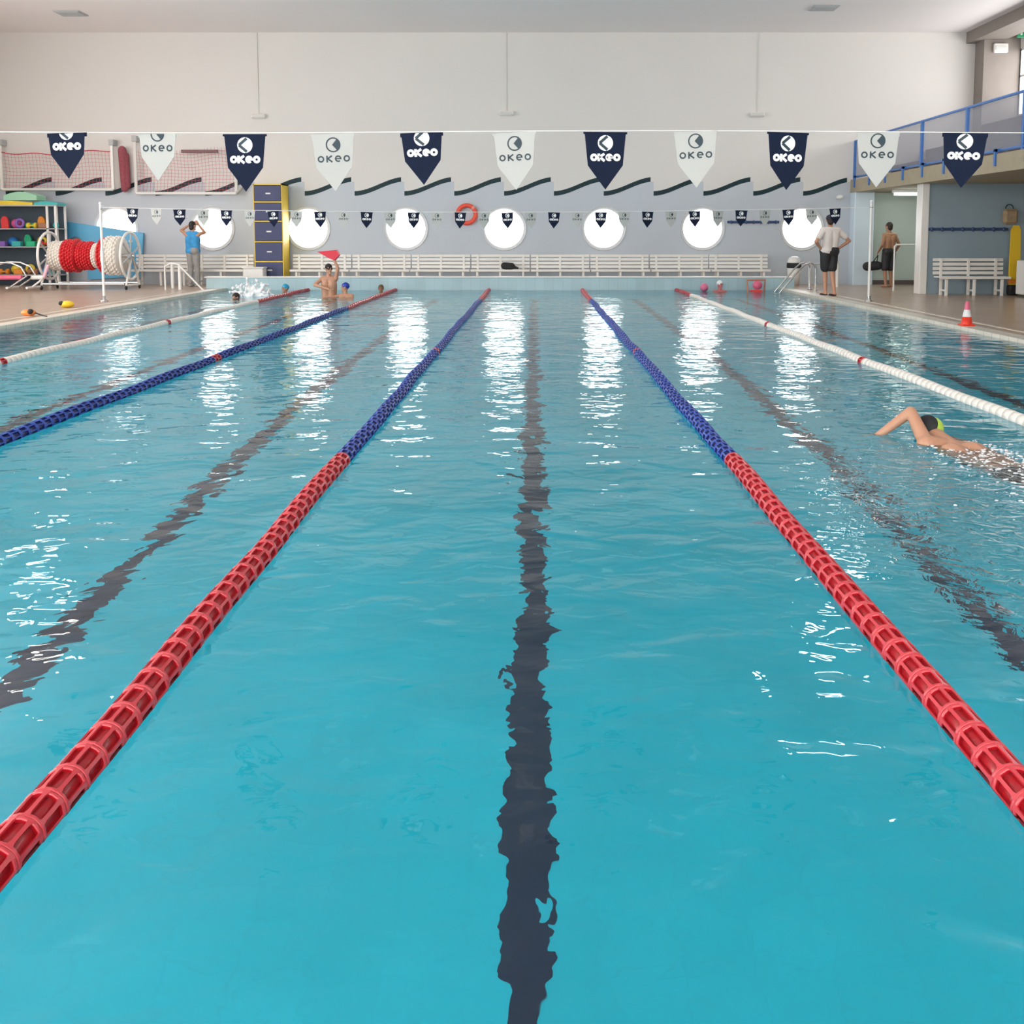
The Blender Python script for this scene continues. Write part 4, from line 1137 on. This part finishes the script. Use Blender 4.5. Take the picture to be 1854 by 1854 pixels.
# man in the white shirt, hands on hips, on the right deck
b = V(P(1500, 500, 22.6).x, 22.6, DZ + .0)
J = standing('man in white T-shirt, black shorts and cap, hands on hips, right deck', b, 1.10,
             dict(el=(-.40, -.10, 1.16), wl=(-.20, .02, 1.0), er=(.42, -.06, 1.18), wr=(.2, .04, 1.0), dl=(.4, .2, 0), dr=(-.4, .2, 0), tl=(0, 0, 1), tr=(0, 0, 1)), V(.3, 1, -.05), M_SKIN, .25, feet=((-.05, .06), (.07, -.1)), lean=V(.02, 0, 0))
s = J['s']; pr = []
torso(pr, J['pel'] + V(0, 0, .02), J['ch'], J['sl'], J['sr'], s, .022)
limb(pr, J['sl'], mid(J['sl'], J['el'], .62), None, (.07, .068, 0), s); limb(pr, J['sr'], mid(J['sr'], J['er'], .62), None, (.07, .068, 0), s)
blob('t_shirt', pr, mat('white_shirt', (.78, .72, .68), .8, bump=.01, bscale=8), J['root'], voxel=.012)
pr = [('c', J['pel'] - J['rt'] * .08, J['pel'] + J['rt'] * .08, .142 * s, .142 * s)]
limb(pr, J['hl'], mid(J['hl'], J['kl'], .72), None, (.118, .105, 0), s); limb(pr, J['hr'], mid(J['hr'], J['kr'], .72), None, (.118, .105, 0), s)
blob('shorts', pr, M_BLACK, J['root'], voxel=.012)
hair_cap(J, 'hair', M_HAIR, .02)
M_CAP = mat('cap_navy', (.02, .02, .05), .7)
blob('cap', [('e', J['head'] + J['up'] * .05 * s - J['fc'] * .005, (.092 * s, .105 * s, .082 * s), J['M']), ('c', J['head'] + J['up'] * .05 * s + J['fc'] * .09 * s - J['rt'] * .04, J['head'] + J['up'] * .05 * s + J['fc'] * .09 * s + J['rt'] * .04, .02, .02), ('e', J['head'] + J['up'] * .045 * s + J['fc'] * .13 * s, (.07, .07, .012), J['M'])], M_CAP, J['root'], voxel=.009)
m = MB()
for a in (J['al'], J['ar']): 
    fw = J['R'] @ V(0, 1, 0); m.ell(V(a.x, a.y, DZ + .025) + fw * .07, (.056, .15, .028), M=J['R'].to_4x4())
m.build('sandals', M_BLACK, J['root'])

# bare-chested man in the passage
b = V(P(1608, 500, 26.2).x, 26.2, DZ)
J = standing('bare-chested man in dark shorts standing in the passage under the gallery', b, 1.03,
             dict(el=(-.27, -.06, 1.14), wl=(-.22, .14, .97), er=(.30, -.04, 1.14), wr=(.26, .1, .92), tl=(.5, 1, 0), tr=(-.5, 1, 0)), V(-.2, 1, 0), M_SKIN2, .35, feet=((-.1, 0), (.12, .05)))
s = J['s']
pr = [('c', J['pel'] - J['rt'] * .08, J['pel'] + J['rt'] * .08, .132 * s, .132 * s)]
limb(pr, J['hl'], mid(J['hl'], J['kl'], .9), None, (.115, .105, 0), s); limb(pr, J['hr'], mid(J['hr'], J['kr'], .9), None, (.115, .105, 0), s)
blob('shorts', pr, M_BLACK, J['root'], voxel=.012)
hair_cap(J, 'hair', M_HAIR, .02)
bag = blob('sports_bag', [('c', J['wl'] + V(-.3, .0, -.42), J['wl'] + V(.0, 0, -.40), .13, .12), ('c', J['wl'] + V(-.15, 0, -.3), J['wl'] + V(-.02, 0, -.11), .02, .012), ('c', J['wl'] + V(-.05, 0, -.34), J['wl'] + V(-.01, 0, -.11), .02, .012)], M_BLACK, voxel=.014)
setp(bag, 'black bag hanging from the left hand of the bare-chested man', 'bag')

def bather(label, base, s, capm, face, skin=M_SKIN, arms=None, zneck=.05, capname='swim_cap', torso_up=0.0, arm_skin=None):
    """someone standing in the water: shoulders at height zneck above the surface"""
    sh = zneck
    W = lambda x, y, z: base + V(x * s, y * s, z * s)
    root = thing('person', V(base.x, base.y, 0), label, 'person')
    ch, pel = W(0, 0, sh - .13), W(0, .02, sh - .44); sl, sr = W(-.16, 0, sh), W(.16, 0, sh); hd = W(0, -.0, sh + .22)
    pr = []; torso(pr, pel, ch, sl, sr, s); pr.append(('c', W(0, 0, sh), hd, .054 * s, .05 * s))
    hp, rt, fc, up, M = head_prims(hd, face, V(0, 0, 1), s); pr += hp
    arms = arms or dict(el=(-.32, -.1, sh - .2), wl=(-.4, -.32, sh - .25), er=(.32, -.1, sh - .2), wr=(.4, -.32, sh - .25))
    A = {k: W(*v) for k, v in arms.items()}
    limb(pr, sl, A['el'], A['wl'], ARM, s); limb(pr, sr, A['er'], A['wr'], ARM, s)
    hand(pr, A['wl'], A['wl'] - A['el'], V(.3, 1, .2), s); hand(pr, A['wr'], A['wr'] - A['er'], V(-.3, 1, .2), s)
    hl, hr = W(-.08, .02, sh - .5), W(.08, .02, sh - .5)
    limb(pr, hl, W(-.1, -.02, max(sh - .9, (-DEPTH + .5) / s)), W(-.1, .05, max(sh - 1.3, (-DEPTH + .1) / s)), LEG, s); limb(pr, hr, W(.1, -.02, max(sh - .9, (-DEPTH + .5) / s)), W(.1, .05, max(sh - 1.3, (-DEPTH + .1) / s)), LEG, s)
    blob('body', pr, skin, root, voxel=.01)
    eyes(root, hd, rt, fc, up, s)
    if capm: blob(capname, [('e', hd + up * .035 * s - fc * .008 * s, (.084 * s, .104 * s, .095 * s), M)], capm, root, voxel=.01)
    return dict(head=hd, rt=rt, fc=fc, up=up, root=root, A=A, s=s, M=M)
YPL = 22.9
b = V(P(596, 530, YPL).x, YPL, 0)
J = bather('adult bathing chest-deep with dark goggles, lifting a red kickboard', b, 1.05, M_BLACK, V(.5, -.8, 0), zneck=.42,
           arms=dict(el=(-.30, -.12, .28), wl=(.02, -.26, .2), er=(.22, -.05, .66), wr=(.12, -.04, .88)))
m = MB(); m.torus(J['head'] + J['fc'] * .085 + J['up'] * .015 - J['rt'] * .033, .022, .01, 'Y', 14, 6); m.torus(J['head'] + J['fc'] * .085 + J['up'] * .015 + J['rt'] * .033, .022, .01, 'Y', 14, 6); m.build('goggles', M_BLACK, J['root'])
wr = J['A']['wr']
m = MB(); zz = wr.z + .09
m.prism([(wr.x - .36, zz + .08), (wr.x + .1, zz + .12), (wr.x + .16, zz + .0), (wr.x + .05, zz - .13), (wr.x - .08, zz - .08)], YPL - .17, YPL + .02)
setp(m.build('kickboard', mat('kickboard_red', (.75, .03, .06), .5)), 'red kickboard held up above the bathers at the far left', 'kickboard')
b = V(P(627, 530, YPL).x, YPL - .1, 0)
bather('child in a dark blue swim cap beside the adult with the red kickboard', b, .95, mat('cap_blue', (.01, .04, .35), .3), V(-1, -.1, 0), zneck=.03,
       arms=dict(el=(-.34, -.1, -.02), wl=(-.5, -.22, -.02), er=(.2, -.1, -.2), wr=(.1, -.3, -.2)))
b = V(P(517, 530, 24.2).x, 24.2, 0)
bather('bather in a light blue swim cap near the far wall', b, .95, mat('cap_cyan', (.01, .35, .60), .3), V(-.6, -.6, 0), zneck=-.08)
b = V(P(690, 530, 25.0).x, 25.0, 0)
bather('bather with brown hair at the far wall beside a lane rope', b, .9, mat('hair_brown', (.13, .07, .03), .6), V(0, -1, 0), M_SKIN2, zneck=-.13, capname='hair')
b = V(P(1303, 530, 25.2).x, 25.2, 0)
bather('bather in a white swim cap and pink suit at the far wall', b, .9, M_PRW, V(.6, -.8, 0), mat('skin_pink', (.55, .16, .16), .5), zneck=-.02)
b = V(P(427, 540, 22.6).x, 22.6, 0)
bather('dark-haired swimmer low in the water below the white splash', b, .9, M_HAIR, V(-.4, -.6, .0), zneck=-.21, capname='hair')
# splash
rnd = random.Random(3)
c = P(455, 535, 23.2); pr = [('c', (c.x - .3, 23.2, -.02), (c.x + .4, 23.2, -.02), .1, .08), ('c', (c.x, 23.2, 0), (c.x - .1, 23.2, .34), .15, .03), ('c', (c.x + .1, 23.2, 0), (c.x + .3, 23.2, .22), .12, .03),
      ('c', (c.x, 23.2, .05), (c.x + .12, 23.2, .28), .13, .03), ('c', (c.x - .15, 23.2, .0), (c.x - .45, 23.15, .1), .12, .03), ('c', (c.x + .2, 23.2, .0), (c.x + .55, 23.15, .03), .1, .03)]
for i in range(130):
    a = rnd.uniform(-1, 1); h = rnd.random() ** 1.5
    x = c.x + a * .5; z = h * .5 * (1 - .6 * abs(a)); r = rnd.uniform(.014, .038)
    pr.append(('e', V(x, 23.2 + rnd.uniform(-.15, .15), z), (r, r, r * 1.4)))
setp(blob('water_splash', pr, M_FOAM, voxel=.014), 'white splash thrown up near the far left lane rope', 'splash')
# pink ball and pink-orange floating seat at the far wall
p = P(1275, 518, 25.3); m = MB(); m.ell((p.x, 25.3, .1), (.11, .11, .11))
setp(m.build('ball', mat('ball_pink', (.72, .18, .30), .4)), 'pink ball floating at the far wall', 'ball')
p = P(1369, 515, 25.3)
t = thing('floating_seat', (p.x, 25.3, 0), 'orange framed pink water seat floating at the right of the far wall', 'pool toy')
M_OR2 = mat('dull_orange', (.50, .20, .13), .5)
m = MB(); m.tube([(p.x - .22, 25.3, -.05), (p.x - .24, 25.3, .3), (p.x + .24, 25.3, .3), (p.x + .22, 25.3, -.05)], .03, n=8); m.build('frame', M_OR2, t)
m = MB(); m.ell((p.x + .03, 25.28, .16), (.13, .1, .12)); m.build('cushion', M_PINK, t)
m = MB(); m.box((p.x - .16, 25.2, -.06), (p.x + .16, 25.42, .03), bev=.02); m.build('seat', MATS['cone_red'], t)

# ------------------------------------------------------------------ swimmer in the right lane
hx = G(1683, 790, 0)
H = V(hx.x, hx.y, .02)
s = 1.0
root = thing('person', V(H.x, H.y, 0), 'swimmer in a lime green and black swim cap doing front crawl in the right lane', 'person')
fwd = V(-.25, 1, 0).normalized(); rt = V(fwd.y, -fwd.x, 0)
bk = -fwd
ch = H + bk * .36 + V(0, 0, -.10); pel = H + bk * .86 + V(0, 0, -.25)
sl = H + bk * .2 - rt * .17 + V(0, 0, -.03); sr = H + bk * .24 + rt * .17 + V(0, 0, -.09)
pr = []
for sg in (-1, 1): pr.append(('c', pel + rt * sg * .06, ch + rt * sg * .08, .1, .115))
pr.append(('c', sl, sr, .07, .065)); pr.append(('c', H + bk * .05, ch, .06, .08))
hp, hrt, hfc, hup, HM = head_prims(H, V(-.55, .55, -.45), V(.1, .8, .9), s); pr += hp
eL = sl + fwd * .16 - rt * .22 + V(0, 0, .20); wL = eL + fwd * .02 - rt * .20 + V(0, 0, -.24)
eL = V(H.x - .12, H.y + .06, .17); wL = V(H.x - .33, H.y + .08, .0)
limb(pr, sl, eL, wL, (.055, .042, .03), s); hand(pr, wL, V(-.5, .5, -.6), V(1, .2, 0), s, curl=.3)
eR = sr + fwd * .3 + rt * .06 + V(0, 0, -.1); wR = eR + fwd * .25 + V(0, 0, -.06)
limb(pr, sr, eR, wR, ARM, s); hand(pr, wR, fwd, -rt, s)
for sg, dz in ((-1, -.05), (1, -.16)):
    hp_ = pel + rt * sg * .085 + bk * .05
    kn = hp_ + bk * .43 + V(0, 0, dz); an = kn + bk * .42 + V(0, 0, .02 - dz * .4)
    limb(pr, hp_, kn, an, LEG, s); pr.append(('c', an, an + bk * .16 + V(0, 0, -.03), .036, .022))
blob('body', pr, M_SKIN, root, voxel=.0085)
eyes(root, H, hrt, hfc, hup)
pr = [('c', pel - rt * .075, pel + rt * .075, .125, .125), ('c', pel + fwd * .3 - rt * .06, pel, .115, .118), ('c', pel + fwd * .3 + rt * .06, pel, .115, .118)]
for sg in (-1, 1): pr.append(('c', pel + rt * sg * .085 + bk * .03, pel + rt * sg * .09 + bk * .16, .108, .1))
blob('swimsuit', pr, M_BLACK, root, voxel=.011)
blob('swim_cap', [('e', H + hup * .034 - hfc * .008, (.084, .104, .096), HM)], mat('cap_lime', (.42, .62, .08), .25), root, voxel=.008)
cp = bpy.data.objects['swim_cap'] if False else None
blob('cap_stripe', [('e', H + hup * .04 - hfc * .004 - hrt * .04, (.052, .099, .092), HM)], M_BLACK, root, voxel=.008)
m = MB(); m.torus(H, .088, .007, 'Z', 24, 6); 
# foam around the swimmer
m = MB()
for i in range(700):
    u_ = rnd.uniform(.2, 2.0)
    ctr = H + bk * u_ + rt * rnd.gauss(0, .1 + .16 * u_)
    r = rnd.uniform(.002, .007)
    m.ell((ctr.x, ctr.y, r * .3), (r * rnd.uniform(1, 3.5), r * rnd.uniform(.7, 1.6), r * .7), n=6, k=4)
setp(m.build('water_foam', M_FOAM), 'white foam flecks churned up behind the front crawl swimmer', 'foam', kind='stuff')
